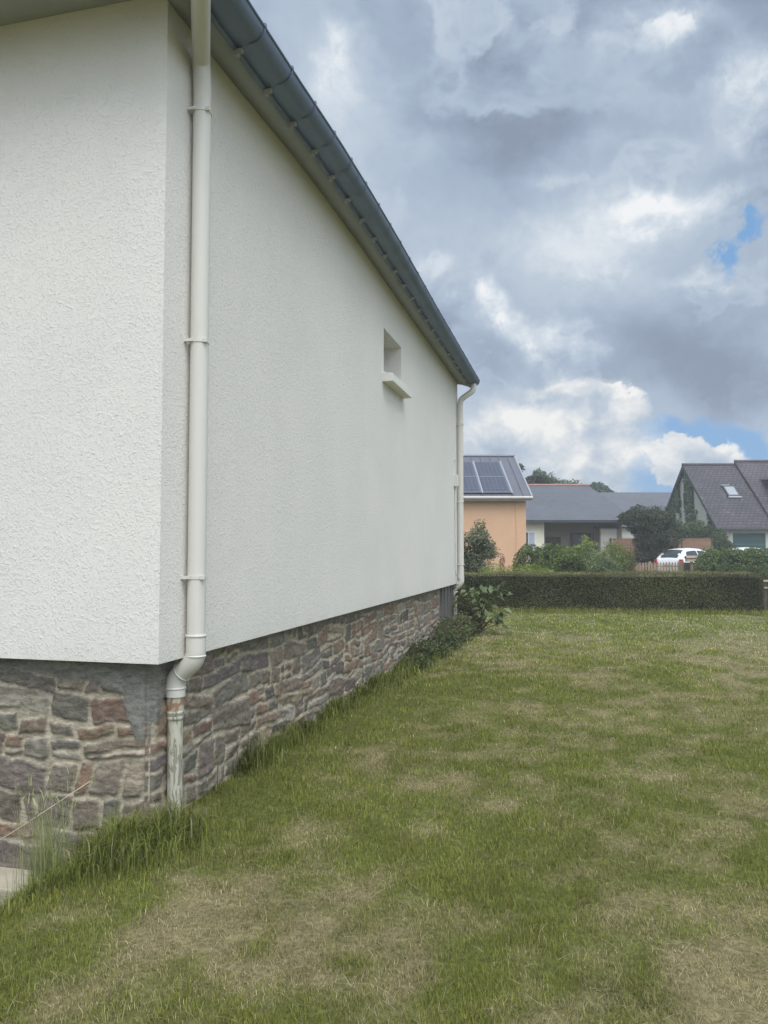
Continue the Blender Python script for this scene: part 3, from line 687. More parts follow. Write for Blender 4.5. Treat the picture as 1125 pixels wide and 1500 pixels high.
# downpipes
def collar(m, p, dr, r, l=.03, seg=28):
    p = Vector(p); d_ = Vector(dr).normalized() * l / 2; m.tube([p - d_, p - d_ * .8, p + d_ * .8, p + d_], [r - .004, r, r, r - .004], seg)
PX, PY = XW + .062, 3.855
pp = MB()
neck = [(-1.80, 3.36, 4.44), (-1.80, 3.36, 4.31), (PX, PY, 4.20), (PX, PY, 3.9)]
pp.tube(bend([(-1.80, 3.37, 4.42), (-1.80, 3.37, 4.33), (PX - .005, PY - .01, 4.25), (PX, PY, 4.12), (PX, PY, 1.00)], .05), .05, 32)
pipe = hb(pp, 'downpipe', M['pvc'], label='near cream downpipe on the corner of the white wall, with an offset to an older pipe below')
e = MB(); path = bend([(PX, PY, 1.045), (PX, PY, .905), (-2.165, PY + .012, .80), (-2.165, PY + .012, .70)], .05, 8)
e.tube(path, .054, 32); collar(e, (PX, PY, 1.035), (0, 0, 1), .0575, .014); collar(e, (PX, PY, .925), (0, 0, 1), .056, .01)
m_ = (Vector(path[len(path) // 2])); collar(e, m_, (-2.165 - PX, .012, -.105), .0575, .008)
collar(e, (-2.165, PY + .012, .745), (0, 0, 1), .0565, .012)
hb(e, 'elbow', M['pvc'], parent=pipe)
e = MB(); e.tube([(-2.165, PY + .012, .745), (-2.165, PY + .012, .60)], .047, 28); hb(e, 'adaptor', M['rusty_joint'], parent=pipe)
e = MB(); e.tube([(-2.165, PY + .012, .625), (-2.163, PY + .02, -.05)], .041, 28)
collar(e, (-2.165, PY + .012, .615), (0, 0, 1), .049, .02); collar(e, (-2.165, PY + .012, .585), (0, 0, 1), .046, .022)
hb(e, 'lower_pipe', M['old_pipe'], parent=pipe, label='old peeling lower pipe length')
def clip(par, x, y, z, r=.05, xw=XW):
    c = MB(); c.tube([(x, y, z - .009), (x, y, z + .009)], r + .004, 28); c.box(xw - .005, x - .01, y - .014 - r * 1.02, y - r * .85, z - .008, z + .008)
    c.box(x + r * .80, x + r * 1.30, y - r * .62 - .008, y - r * .62 + .008, z - .010, z + .010); c.box(xw - .005, x, y - .008, y + .008, z - .008, z + .008)
    hb(c, 'pipe_clip', M['pvc'], parent=par)
for z in (3.965, 2.655, 1.352): clip(pipe, PX, PY, z)
PX2, PY2 = XW + .066, 13.50
pp = MB(); pp.tube(bend([(-1.80, GY1 - .16, 4.45), (-1.80, GY1 - .16, 4.33), (PX2, PY2, 4.17), (PX2, PY2, 1.0)], .07), .05, 24)
pipe2 = hb(pp, 'downpipe', M['pvc'], label='far cream downpipe at the back corner of the white wall under the gutter end')
e = MB(); e.tube(bend([(PX2, PY2, 1.05), (PX2, PY2, .93), (-2.15, PY2, .82), (-2.15, PY2, .72)], .05, 8), .055, 24); hb(e, 'elbow', M['pvc'], parent=pipe2)
e = MB(); e.tube([(-2.15, PY2, .76), (-2.15, PY2, -.05)], .044, 24); collar(e, (-2.15, PY2, .68), (0, 0, 1), .052, .04); hb(e, 'lower_pipe', M['old_pipe'], parent=pipe2)
for z_, l_ in ((3.75, .07), (4.10, .04)):
    e = MB(); collar(e, (PX2, PY2, z_), (0, 0, 1), .055, l_); hb(e, 'collar', M['pvc'], parent=pipe2)
for z in (3.72, 2.35, 1.25): clip(pipe2, PX2, PY2, z)
e = MB(); e.tube(bend([(XW + .016, 13.22, 2.62), (XW + .016, 13.22, 1.10), (XW + .05, 13.40, .98)], .06), .013, 10); cd = hb(e, 'conduit', M['pvc'], label='thin conduit beside the far downpipe')
e = MB(); e.box(XW - .004, XW + .075, 13.15, 13.29, 2.60, 2.80); hb(e, 'junction_box', M['pvc'], parent=cd, bevel=.008)
for z in (3.05, 2.2, 1.6):
    e = MB(); e.box(XW - .003, XW + .03, 13.195, 13.245, z, z + .025); hb(e, 'conduit_clip', M['pvc'], parent=cd)

# concrete slab at the front wall
s = MB(); s.box(-4.3, -2.78, 3.44, 3.70, -.345, -.235)
s.build('concrete_slab', M['concrete'], bevel=.012, label='worn beige concrete slab at the foot of the stone wall in the lower left corner', cat='slab')

# ------------------------------------------------------------------ foliage
def rnd_dirs(n):
    v = rng.normal(size=(n, 3)); return v / np.linalg.norm(v, axis=1, keepdims=True)
def leaf_mesh(name, P, L, Wd, cols, parent=None, dirs=None, nrm=None):
    """one bent, pointed leaf per point"""
    n = len(P); dirs = rnd_dirs(n) if dirs is None else dirs
    nr = rnd_dirs(n) if nrm is None else nrm + .7 * rnd_dirs(n)
    s = np.cross(dirs, nr); s /= np.linalg.norm(s, axis=1, keepdims=True) + 1e-9; up = np.cross(s, dirs)
    L = L[:, None]; Wd = Wd[:, None]
    V = np.stack([P - dirs * L * .5, P - s * Wd * .5 + up * L * .08, P + dirs * L * .5 - up * L * .05, P + s * Wd * .5 + up * L * .08], 1).reshape(-1, 3)
    Q = np.arange(n)[:, None] * 4 + np.arange(4)
    return np_mesh(name, V, quads=Q, cols=np.repeat(cols, 4, axis=0), material=M['leaf'], parent=parent)
def crown_pts(blobs, n, seed=0, lump=.35, shell=.55, freq=2.2):
    vol = np.array([b[3] * b[4] * b[5] for b in blobs]) ** (2 / 3); k = rng.choice(len(blobs), n, p=vol / vol.sum())
    b = np.array(blobs)[k]; d = rnd_dirs(n)
    r = shell + (1 - shell) * rng.random(n) ** .7
    m = 1 + lump * (fbm(d[:, 0] * freq + k * 3.1, d[:, 1] * freq, d[:, 2] * freq, 3, seed) - .5) * 2
    P = b[:, :3] + d * b[:, 3:6] * (r * m)[:, None]
    hole = fbm(P[:, 0] * 3.2, P[:, 1] * 3.2, P[:, 2] * 3.2, 2, seed + 5)
    ok = hole > .36
    return P[ok], d[ok]
def leafcols(P, base, jit=.22, seed=0, alt=None, freq=2.):
    base = np.array(base) * 1.28; alt = None if alt is None else np.array(alt) * 1.28; c = np.repeat(base[None], len(P), 0)
    k = fbm(P[:, 0] * freq, P[:, 1] * freq, P[:, 2] * freq, 3, seed)
    if alt is not None:
        t = sst(.42, .62, k + rng.normal(0, .05, len(P)))[:, None]; c = c * (1 - t) + np.array(alt) * t
    return c * (.78 + .44 * k)[:, None] * rng.normal(1, jit, (len(P), 1)).clip(.4, 1.8)
def plant(name, root, blobs, n, leaf, base, label, cat, alt=None, trunk=None, seed=0, group=None, lump=.35, shell=.5, flowers=None, wratio=.5, part='foliage', twigs=0, freq=2.2):
    r = empty(name, root, rz=YAW, label=label, cat=cat, group=group)
    P, d = crown_pts(blobs, n, seed, lump, shell, freq); P = P[P[:, 2] > .01]; d = d[:len(P)]
    m = len(P)
    leaf_mesh(part, P, leaf * rng.uniform(.6, 1.35, m), leaf * wratio * rng.uniform(.7, 1.3, m), leafcols(P, base, seed=seed, alt=alt), r, nrm=d)
    t = MB()
    for (path, rad) in (trunk or []): t.tube(path, rad, 8)
    rs = random.Random(seed)
    for _ in range(twigs):
        b = blobs[rs.randrange(len(blobs))]; a = rs.uniform(0, 6.28)
        e_ = Vector((b[0] + b[3] * .8 * math.cos(a), b[1] + b[4] * .8 * math.sin(a), b[2] + b[5] * rs.uniform(-.2, .9)))
        s_ = Vector((b[0] * .2, b[1] * .2, .02)); mid = s_.lerp(e_, .5) + Vector((0, 0, .12 * b[5]))
        t.tube([s_, mid, e_], [.03 * min(1, b[5]), .018 * min(1, b[5]), .006], 6)
    if t.v: t.build('trunk' if trunk else 'stems', M['bark'], r)
    if flowers:
        nf, fc, fs_ = flowers
        P, d = crown_pts(blobs, nf * 3, seed + 9, lump, 1.0, freq); ok = d[:, 1] < .2; P, d = P[ok][:nf], d[ok][:nf]
        for p_, d_ in zip(P, d):
            q_ = p_ + d_ * .04 + rng.normal(0, fs_ * .22, (7, 3))
            leaf_mesh('flower', q_, np.full(7, fs_), np.full(7, fs_ * .8), np.array(fc) * rng.uniform(.8, 1.1, (7, 1)), r, nrm=np.tile(d_, (7, 1)))
    return r
DG = (.030, .048, .018); MG = (.060, .095, .030); LG = (.115, .165, .045); YG = (.20, .24, .055); GG = (.085, .110, .065)

# clipped hedge across the end of the lawn
HA = Vector((-2.34, 18.13, 0)); HB = Vector((3.92, 18.78, 0)); hd = (HB - HA).normalized(); hn = Vector((-hd.y, hd.x, 0)); hlen = (HB - HA).length + .02
ha = math.atan2(hd.y, hd.x)
hedge = empty('clipped_hedge', HA, rz=ha, label='long low clipped dark green hedge across the end of the lawn', cat='hedge')
L0 = -5.2; HT = .93; HD = .75
def htop(x): return HT + .055 * np.clip((x - 0) / hlen, 0, 1) + .012 * np.sin(x * 1.9) - .10 * sst(hlen - .16, hlen, x)
n = 60000; x = rng.uniform(L0, hlen, n); z = rng.uniform(.02, 1, n) * htop(x); 
y = rng.normal(0, .028, n) + .10 * (fbm(x * 2.2, z * 3, octv=3, seed=4) - .5) + .02 * (z < .15)
A = np.stack([x, y, z], -1); NA = np.tile([0, -1, 0.2], (n, 1))
n2_ = 34000; x = rng.uniform(L0, hlen, n2_); y = rng.uniform(-.02, HD, n2_); z = htop(x) + np.abs(rng.normal(0, .02, n2_)) * (rng.random(n2_) < .5) + .045 * (fbm(x * 3, y * 3, seed=6) - .5) - .05 * sst(.06, -.02, y)
A2 = np.stack([x, y, z], -1); NA2 = np.tile([0, 0, 1.], (n2_, 1))
n3 = 5000; y = rng.uniform(0, HD, n3); z = rng.uniform(.03, .9, n3); A3 = np.stack([hlen + rng.normal(-.02, .03, n3), y, z], -1); NA3 = np.tile([1., 0, 0], (n3, 1))
P = np.concatenate([A, A2, A3]); NN = np.concatenate([NA, NA2, NA3])
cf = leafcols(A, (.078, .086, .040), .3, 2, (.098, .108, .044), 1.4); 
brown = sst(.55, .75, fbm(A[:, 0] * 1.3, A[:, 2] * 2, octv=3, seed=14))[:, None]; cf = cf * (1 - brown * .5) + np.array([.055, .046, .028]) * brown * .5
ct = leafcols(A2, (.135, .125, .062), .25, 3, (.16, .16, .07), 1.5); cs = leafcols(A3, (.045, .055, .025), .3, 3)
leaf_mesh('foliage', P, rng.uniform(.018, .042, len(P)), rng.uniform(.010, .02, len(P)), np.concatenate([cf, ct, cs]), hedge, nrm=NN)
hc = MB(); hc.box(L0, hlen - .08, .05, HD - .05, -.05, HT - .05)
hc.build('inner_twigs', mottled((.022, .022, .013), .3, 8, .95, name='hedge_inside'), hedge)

# weeds and the big-leaved shrub at the far corner
def dirleaves(n, c, spread, z0, z1): pass
plant('bramble_bush', (-1.98, 11.0, .03), [(.246 * t + dx, .969 * t, hz_ * .6, .13 + .3 * hz_, .30, hz_) for t, dx, hz_ in ((-1.5, 0, .12), (-1.0, -.03, .22), (-.6, .08, .15), (-.2, 0, .24), (.3, .1, .18), (.7, 0, .28), (1.2, .12, .22), (1.6, .05, .30), (2.0, .15, .20))], 11000, .045, (.070, .088, .038), 'dark low bramble and weeds against the far end of the stone base', 'shrub', alt=(.10, .115, .05), seed=3, twigs=26, lump=.8, shell=.15, freq=3.5)
fig = empty('broadleaf_shrub', (-1.72, 13.35, .05), label='shrub with large broad green leaves at the far corner of the white house', cat='shrub')
P, Dd, Ln = [], [], []
tt = MB()
for k in range(34):
    a = rng.uniform(0, 6.28); h_ = rng.uniform(.2, .80); r_ = rng.uniform(.05, .48) * (1.1 - .4 * abs(h_ - .5))
    tip = Vector((r_ * math.cos(a) + .1, r_ * math.sin(a), h_)); tt.tube([Vector((0, 0, 0)), Vector((tip.x * .4, tip.y * .4, h_ * .6)), tip], [.012, .007, .003], 5)
    for j in range(6):
        o = Vector((rng.normal(0, .06), rng.normal(0, .06), rng.normal(-.01, .035))); dd = (Vector((math.cos(a), math.sin(a), -.5)) + Vector(rng.normal(0, .5, 3))).normalized()
        P.append(tip + o); Dd.append(dd); Ln.append(rng.uniform(.08, .17))
P = np.array(P); Dd = np.array(Dd); Ln = np.array(Ln)
leaf_mesh('foliage', P, Ln, Ln * .62, leafcols(P, (.075, .105, .045), .25, 5, (.12, .15, .07), 5), fig, dirs=Dd, nrm=np.tile([0, 0, 1.], (len(P), 1)))
tt.build('stems', M['bark'], fig)

# garden shrubs beyond the hedge
plant('tall_shrub', B(2.95, 24.5), [(-.1, 0, .9, .55, .5, .8), (-.25, 0, 1.6, .45, .45, .65), (.1, 0, 1.9, .32, .4, .55), (.35, 0, 1.5, .35, .4, .35)], 9000, .075, (.070, .090, .055), 'tall airy grey-green shrub in front of the orange house wall', 'shrub', alt=(.11, .13, .08), seed=11, lump=.45, twigs=16, shell=.3)
plant('ground_cover_bush', B(4.2, 23.0), [(-.9, 0, .7, .6, .5, .42), (0, 0, .72, .7, .5, .42), (.55, 0, .66, .4, .5, .35)], 9000, .05, (.15, .19, .045), 'low spreading bright green bush at the foot of the orange house wall', 'shrub', alt=(.19, .22, .06), seed=12)
plant('red_leaf_shrub', B(4.05, 26.5), [(0, 0, .95, .12, .12, .5), (0, 0, .5, .16, .15, .4)], 900, .05, (.13, .05, .04), 'small reddish upright shrub against the orange wall', 'shrub', alt=(.09, .07, .04), seed=13)
plant('dense_shrub', B(5.9, 27), [(-.75, 0, .85, .65, .6, .88), (-.1, 0, .85, .7, .6, .86), (.55, 0, .8, .65, .6, .82)], 26000, .075, (.050, .075, .024), 'wide dense dark green rounded shrub before the cream bungalow', 'shrub', alt=(.12, .155, .045), seed=14, lump=.2, twigs=6)
plant('yellow_green_shrub', B(7.55, 29), [(0, 0, 1.5, .48, .45, .55), (-.2, 0, .9, .5, .5, .6), (.25, 0, 1.0, .4, .4, .6)], 7000, .075, (.19, .22, .05), 'tall yellow-green leafy shrub before the bungalow porch', 'shrub', alt=(.11, .15, .045), seed=15, twigs=8)
plant('variegated_shrub', B(7.35, 26.5), [(0, 0, .85, .62, .5, .72), (.3, 0, .7, .5, .5, .6)], 7500, .065, (.10, .13, .07), 'grey-green shrub speckled with pale leaves just behind the hedge', 'shrub', alt=(.17, .20, .10), seed=16, twigs=8)
plant('round_shrub', B(8.75, 29.5), [(0, 0, 1.25, .52, .5, .62), (0, 0, .7, .6, .5, .6)], 8000, .06, (.15, .18, .045), 'rounded light green shrub left of the dark tree, in full leaf', 'shrub', alt=(.10, .13, .04), seed=17)
plant('rose_bush', B(9.55, 30.5), [(0, 0, 1.05, .45, .4, .55), (-.1, 0, .6, .5, .4, .5)], 5000, .06, (.11, .12, .035), 'olive shrub dotted with white roses beside the picket fence', 'shrub', alt=(.07, .09, .03), seed=18, flowers=(11, (.75, .74, .68), .10))
plant('pink_flower_bush', B(6.35, 28.3), [(0, 0, .9, .25, .25, .75), (.08, 0, 1.5, .2, .2, .14)], 1300, .05, (.07, .09, .035), 'thin bush with pale pink flowers above the dark shrub', 'shrub', seed=19, flowers=(7, (.5, .36, .32), .08))
plant('back_hedge', B(15.2, 34.0), [(-.75 + i * .9, 0, .75, .8, .6, .82 + .04 * (i % 3)) for i in range(9)], 80000, .09, (.140, .180, .060), 'loose light green hedge behind the clipped one, right of the letterbox', 'hedge', alt=(.080, .115, .040), seed=20, lump=.22)
m_ = MB(); m_.box(-1.2, 7.0, -.3, .4, 0, 1.25); m_.build('inner_twigs', mottled((.03, .035, .018), .3, 8, .95, name='shrub_inside'), bpy.data.objects['back_hedge'])
plant('green_bush', B(10.2, 19.5), [(0, 0, .75, .9, .5, .42), (.5, .4, .5, 1.2, .5, .6)], 7000, .06, (.085, .10, .035), 'olive green bush just past the right end of the clipped hedge', 'shrub', seed=21, alt=(.06, .075, .03))
gt = empty('wooden_gate', B(9.35, 18.3), rz=YAW, label='dark wooden gate at the right end of the clipped hedge, cut by the picture edge', cat='gate')
m_ = MB(); m_.box(-.50, -.42, -.04, .04, 0, .80); m_.build('post', M['dark_wood'], gt)
m_ = MB(); m_.box(.62, .70, -.04, .04, 0, .80); m_.build('post', M['dark_wood'], gt)
m_ = MB(); [m_.box(-.41 + k * .128, -.30 + k * .128, -.018, .010, .06, .74) for k in range(8)]; m_.build('boards', M['dark_wood'], gt)
m_ = MB(); m_.box(-.40, .61, -.055, -.022, .76, .80); m_.box(-.40, .61, -.055, -.022, .60, .63); m_.build('rails', M['mail_wood'], gt)

# dark tree, bush at the gable, far trees
plant('dark_tree', B(14.25, 42), [(-.25, 0, 3.15, 1.1, .9, .8), (.55, 0, 3.1, 1.0, .9, .75), (1.0, 0, 2.3, 1.0, .8, 1.0), (.15, 0, 2.2, .9, .8, .9), (-1.0, 0, 3.25, .6, .6, .30), (.7, 0, 1.4, .9, .6, .8), (-.2, 0, 1.2, .5, .5, .6)], 24000, .12, (.048, .062, .038), 'dark umbrella-shaped tree between the bungalow and the slate-roofed house', 'tree', alt=(.055, .065, .038), seed=31,
      trunk=[([(0, 0, 0), (.05, 0, 1.2), (-.1, 0, 2.4), (-.3, 0, 3.1)], [.14, .11, .07, .03]), ([(.05, 0, 1.1), (.45, .1, 2.0), (.7, 0, 2.8)], [.08, .06, .02]), ([(.05, 0, 1.3), (-.4, -.1, 2.2), (-.8, 0, 3.0)], [.06, .04, .02])], lump=.3)
plant('gable_bush', B(19.6, 49.5), [(-1.0, 0, 2.2, 1.1, .9, 1.2), (.4, 0, 2.3, 1.1, .9, 1.2), (1.4, 0, 2.0, 1.1, .9, 1.1), (2.0, 0, 1.5, .8, .9, .9), (.3, 0, 1.2, 2.6, .9, 1.2), (-1.3, .2, 3.0, .5, .5, .7)], 26000, .15, (.055, .078, .040), 'broad mid-green bush covering the foot of the ivy-clad gable', 'tree', alt=(.080, .105, .050), seed=32, trunk=[([(0, 0, 0), (.3, 0, 1.6)], [.12, .05])])
plant('far_tree', B(16.6, 80), [(0, 0, 7.9, 1.7, 1.9, 1.6), (-1.4, 0, 7.2, 1.3, 1.5, 1.3), (1.3, 0, 7.4, 1.4, 1.6, 1.3), (-.5, 0, 9.0, .8, .9, .9)], 9000, .30, (.070, .105, .060), 'tallest round green tree above the left end of the bungalow ridge', 'tree', alt=(.10, .14, .075), seed=33, trunk=[([(0, 0, 0), (0, 0, 6.5)], [.3, .15])], lump=.5, group=None)
plant('far_tree', B(19.4, 82), [(0, 0, 7.5, 1.9, 1.9, 1.5), (-1.4, 0, 7.7, 1.1, 1.3, 1.3), (1.3, 0, 7.2, 1.1, 1.3, 1.2)], 8000, .30, (.062, .095, .055), 'low broad green tree above the bungalow ridge, next right of the tallest', 'tree', alt=(.09, .125, .07), seed=34, trunk=[([(0, 0, 0), (0, 0, 6)], [.3, .15])], lump=.5)
plant('far_tree', B(22.9, 82), [(0, 0, 7.4, 1.3, 1.4, 1.3), (1.0, 0, 6.9, 1.1, 1.2, 1.0)], 6000, .30, (.055, .085, .055), 'rounded green tree showing above the step between the two bungalow roofs', 'tree', alt=(.07, .105, .06), seed=35, trunk=[([(0, 0, 0), (0, 0, 6)], [.3, .15])], lump=.3)
plant('far_tree', B(10.9, 60), [(0, 0, 6.7, .9, .9, .5), (.9, 0, 7.1, .7, .7, .28), (1.6, 0, 6.9, .8, .8, .35), (-.4, 0, 7.9, .5, .5, .35)], 3200, .22, (.05, .06, .04), 'thin sparse branches of a dark tree just right of the solar roof', 'tree', seed=36, trunk=[([(0, 0, 0), (0, 0, 5), (.8, 0, 6.6)], [.16, .1, .03]), ([(0, 0, 4.6), (1.8, 0, 6.4)], [.06, .02]), ([(0, 0, 5), (-.5, 0, 7.3)], [.06, .02])], lump=.6, shell=.2)

# ------------------------------------------------------------------ neighbouring houses (local frame: x right, y away)
oh = empty('orange_house', B(0, 32.3), rz=YAW, label='orange rendered house with solar panels on its grey metal roof', cat='house')
X0, X1 = -4.0, 5.95
m_ = MB(); m_.add([(X0, 0, -.1), (X1, 0, -.1), (X1, 0, 3.72), (X0, 0, 3.72), (X0, 8, -.1), (X1, 8, -.1), (X1, 8, 3.72), (X0, 8, 3.72), (X0, 4, 5.8), (X1, 4, 5.8)],
    [(0, 1, 2, 3), (5, 4, 7, 6), (1, 5, 6, 9, 2), (4, 0, 3, 8, 7)]); m_.build('wall', M['orange'], oh)
m_ = MB(); m_.box(X1 - .42, X1 - .34, -.03, 0.02, 0, 3.6); m_.build('wall_rib', M['orange'], oh)
sl_ = 2.2 / 4.3; n_ = (0, -sl_, 1)
m_ = MB(); m_.slab([(X0 - .2, -.3, 3.74), (X1 + .17, -.3, 3.74), (X1 + .17, 4, 5.94), (X0 - .2, 4, 5.94)], n_, .08)
m_.slab([(X0 - .2, 4, 5.94), (X1 + .17, 4, 5.94), (X1 + .17, 8.3, 3.74), (X0 - .2, 8.3, 3.74)], (0, sl_, 1), .08)
for k in range(24):
    x_ = X0 - .1 + k * .43
    if x_ > X1 + .1: break
    m_.slab([(x_, -.3, 3.775), (x_ + .025, -.3, 3.775), (x_ + .025, 4, 5.975), (x_, 4, 5.975)], n_, .05)
rf_ = m_.build('roof', M['metal_roof'], oh)
m_ = MB(); m_.box(X1 + .17, X1 + .20, -.32, -.30, 3.6, 3.7); m_.slab([(X1 + .17, -.32, 3.76), (X1 + .24, -.32, 3.76), (X1 + .24, 4, 5.97), (X1 + .17, 4, 5.97)], n_, .10)
m_.box(X0, X1 + .24, 3.9, 4.1, 5.93, 6.0); m_.build('verge_trim', M['alu'], rf_)
m_ = MB(); m_.tube([(X0 - .2, -.36, 3.68), (X1 + .22, -.36, 3.68)], .065, 10); m_.box(X0 - .2, X1 + .2, -.30, -.27, 3.56, 3.70); m_.build('gutter', M['gutter_white'], oh)
def onroof(x, s):            # s metres up the slope from the eave
    l = math.hypot(1, sl_); return Vector((x, -.3 + s / l, 3.74 + s * sl_ / l))
nv = Vector(n_).normalized()
for c in range(4):
    for r in range(2):
        x0 = 5.30 - 1.17 - c * 1.24; s0 = .22 + r * 1.80; s1 = s0 + 1.76; x1 = x0 + 1.17
        fr = MB(); fr.slab([onroof(x0, s0) + nv * .10, onroof(x1, s0) + nv * .10, onroof(x1, s1) + nv * .10, onroof(x0, s1) + nv * .10], n_, .04)
        pn = fr.build('solar_panel', M['alu'], rf_)
        pc = MB(); k = .022; pc.slab([onroof(x0 + k, s0 + k) + nv * .104, onroof(x1 - k, s0 + k) + nv * .104, onroof(x1 - k, s1 - k) + nv * .104, onroof(x0 + k, s1 - k) + nv * .104], n_, .004)
        pc.build('cells', M['solar'], pn)
m_ = MB()
for x0 in (5.34, 4.105): m_.slab([onroof(x0 - .03, .1) + nv * .13, onroof(x0 + .035, .1) + nv * .13, onroof(x0 + .035, 3.85) + nv * .13, onroof(x0 - .03, 3.85) + nv * .13], n_, .03)
m_.build('panel_rail', M['alu'], rf_)

bg_ = empty('bungalow', B(0, 45.4), rz=YAW, label='cream bungalow with wide grey roofs and a shaded porch in the middle distance', cat='house')
m_ = MB(); m_.box(4.5, 9.35, 0, 8, -.1, 3.2); m_.build('wall', M['cream'], bg_)
m_ = MB(); m_.box(9.35, 9.42, -.012, .2, 0, 3.2); m_.build('corner_trim', M['white_frame'], bg_)
m_ = MB(); m_.box(9.42, 14.5, 1.6, 8, -.1, 3.2); m_.build('porch_wall', M['porch_shade'], bg_)
m_ = MB(); m_.box(12.8, 13.75, .2, .5, 0, 2.95); m_.build('porch_pillar', M['pale_wall'], bg_)
m_ = MB(); m_.box(12.55, 13.9, .15, .55, 2.78, 2.95); m_.build('porch_beam', M['dark_gutter'], bg_)
m_ = MB(); m_.box(8.05, 8.92, -.04, .0, 1.05, 2.62); wd_ = m_.build('window', M['white_frame'], bg_)
m_ = MB(); m_.box(8.12, 8.46, -.05, -.035, 1.13, 2.54); m_.build('pane', M['glass'], wd_)
m_ = MB(); m_.box(8.50, 8.85, -.052, -.037, 1.13, 2.54); m_.build('curtain', mottled(lin((176, 180, 196)), .1, 5, .8, name='curtain_cloth'), wd_)
m_ = MB(); m_.box(11.35, 12.75, 1.54, 1.60, 1.2, 2.55); wd_ = m_.build('window', M['dark_gutter'], bg_)
m_ = MB(); m_.box(11.43, 12.35, 1.52, 1.535, 1.3, 2.47); m_.build('pane', M['glass'], wd_)
m_ = MB(); m_.box(12.62, 12.68, 1.50, 1.538, 1.2, 2.6); m_.box(12.0, 12.22, 1.505, 1.517, 1.5, 2.35); m_.build('frame', M['alu'], wd_)
m_ = MB(); m_.box(9.85, 10.75, 1.56, 1.60, 0, 2.3); m_.build('door', M['dark_wood'], bg_)
m_ = MB(); e0, rg = 3.25, 5.70; ya, yr, yb = -.4, 4.6, 9.6; xl, xr = 3.9, 14.75; xrr = 13.3
def hip(m, xl, xr, xrr, ya, yr, yb, e0, rg, t=.1):
    v = [(xl, ya, e0), (xr, ya, e0), (xrr, yr, rg), (xl, yr, rg), (xr, yb, e0), (xl, yb, e0)]
    m.add(v, [(0, 1, 2, 3), (1, 4, 2), (4, 5, 3, 2)])
    m.add([(xl, ya, e0), (xr, ya, e0), (xr, yb, e0), (xl, yb, e0)], [(3, 2, 1, 0)]); m.add([(xl, ya, e0), (xl, yr, rg), (xl, yb, e0)], [(0, 1, 2)])
hip(m_, xl, xr, xrr, ya, yr, yb, e0, rg); m_.build('roof', M['flat_roof'], bg_, label='front grey roof with a pinkish ridge')
m_ = MB(); m_.tube([(xl, yr, rg + .02), (xrr, yr, rg + .02)], .09, 8); m_.build('ridge_tiles', M['ridge_tile'], bg_)
m_ = MB(); m_.box(xl, xr, ya - .12, ya - .01, e0 - .14, e0 + .01); m_.build('gutter', M['dark_gutter'], bg_)
m_ = MB(); m_.box(13.2, 14.5, 1.61, 8, -.1, 3.19); m_.build('end_wall', M['pale_wall'], bg_)
g2 = empty('grey_roofed_house', B(0, 67), rz=YAW, label='low house showing only its plain grey roof behind the dark tree', cat='house')
m_ = MB(); hip(m_, 14.0, 30.0, 28.5, -.4, 5.2, 10.8, 3.5, 6.92); m_.build('roof', M['flat_roof'], g2)
m_ = MB(); m_.box(14.4, 29.4, 0, 10, -.1, 3.4); m_.build('wall', M['pale_wall'], g2)

sh = empty('slate_house', B(23.0, 53), rz=YAW, label='steep dark-roofed house with an ivy-clad gable and a teal garage door at the right', cat='house')
m_ = MB(); ex = 3.7; wz = 3.15
m_.add([(0, 0, -.1), (0, 11, -.1), (0, 11, wz), (0, 5.5, 7.85), (0, 0, wz)], [(4, 3, 2, 1, 0)])
m_.add([(0, 0, -.1), (12, 0, -.1), (12, 0, wz), (0, 0, wz)], [(0, 1, 2, 3)]); m_.add([(12, 0, -.1), (12, 11, -.1), (12, 11, wz), (12, 5.5, 7.9), (12, 0, wz)], [(0, 1, 2, 3, 4)])
m_.add([(0, 11, -.1), (12, 11, -.1), (12, 11, wz), (0, 11, wz)], [(3, 2, 1, 0)])
m_.build('wall', M['pale_wall'], sh)
s2 = 4.8 / 5.5
m_ = MB(); m_.slab([(-.25, -.35, 2.98), (ex, -.35, 2.98), (ex, 5.5, 8.0), (-.25, 5.5, 8.0)], (0, -.86, 1), .14); m_.slab([(-.25, 5.5, 8.0), (ex, 5.5, 8.0), (ex, 11.4, 2.9), (-.25, 11.4, 2.9)], (0, .86, 1), .14)
r1 = m_.build('roof', M['dark_roof'], sh, label='dark tiled roof with a skylight')
m_ = MB(); m_.slab([(ex + .003, -.55, 3.02), (12.3, -.55, 3.02), (12.3, 5.5, 8.25), (ex + .003, 5.5, 8.25)], (0, -.86, 1), .22); m_.slab([(ex + .003, 5.5, 8.25), (12.3, 5.5, 8.25), (12.3, 11.5, 3.1), (ex + .003, 11.5, 3.1)], (0, .86, 1), .2)
r2 = m_.build('roof', M['dark_roof2'], sh, label='slightly higher roof section with a dormer')
m_ = MB(); m_.tube([(-.3, 5.5, 8.0), (ex, 5.5, 8.0)], .12, 8); m_.tube([(ex, 5.5, 8.26), (12.3, 5.5, 8.26)], .12, 8); m_.build('ridge_tiles', M['dark_roof'], sh)
def on2(x, y, o=0): return Vector((x, y, 2.98 + (y + .35) * 5.02 / 5.85)) + Vector((0, -.65, .76)) * o
m_ = MB(); m_.slab([on2(1.75, 2.35, .10), on2(2.62, 2.35, .10), on2(2.62, 3.35, .10), on2(1.75, 3.35, .10)], (0, -.86, 1), .12); sk = m_.build('skylight', M['dark_gutter'], r1)
m_ = MB(); m_.slab([on2(1.85, 2.48, .11), on2(2.52, 2.48, .11), on2(2.52, 3.24, .11), on2(1.85, 3.24, .11)], (0, -.86, 1), .02); m_.build('pane', mat('sky_glass', (.30, .33, .35), .12, spec=.6), sk)
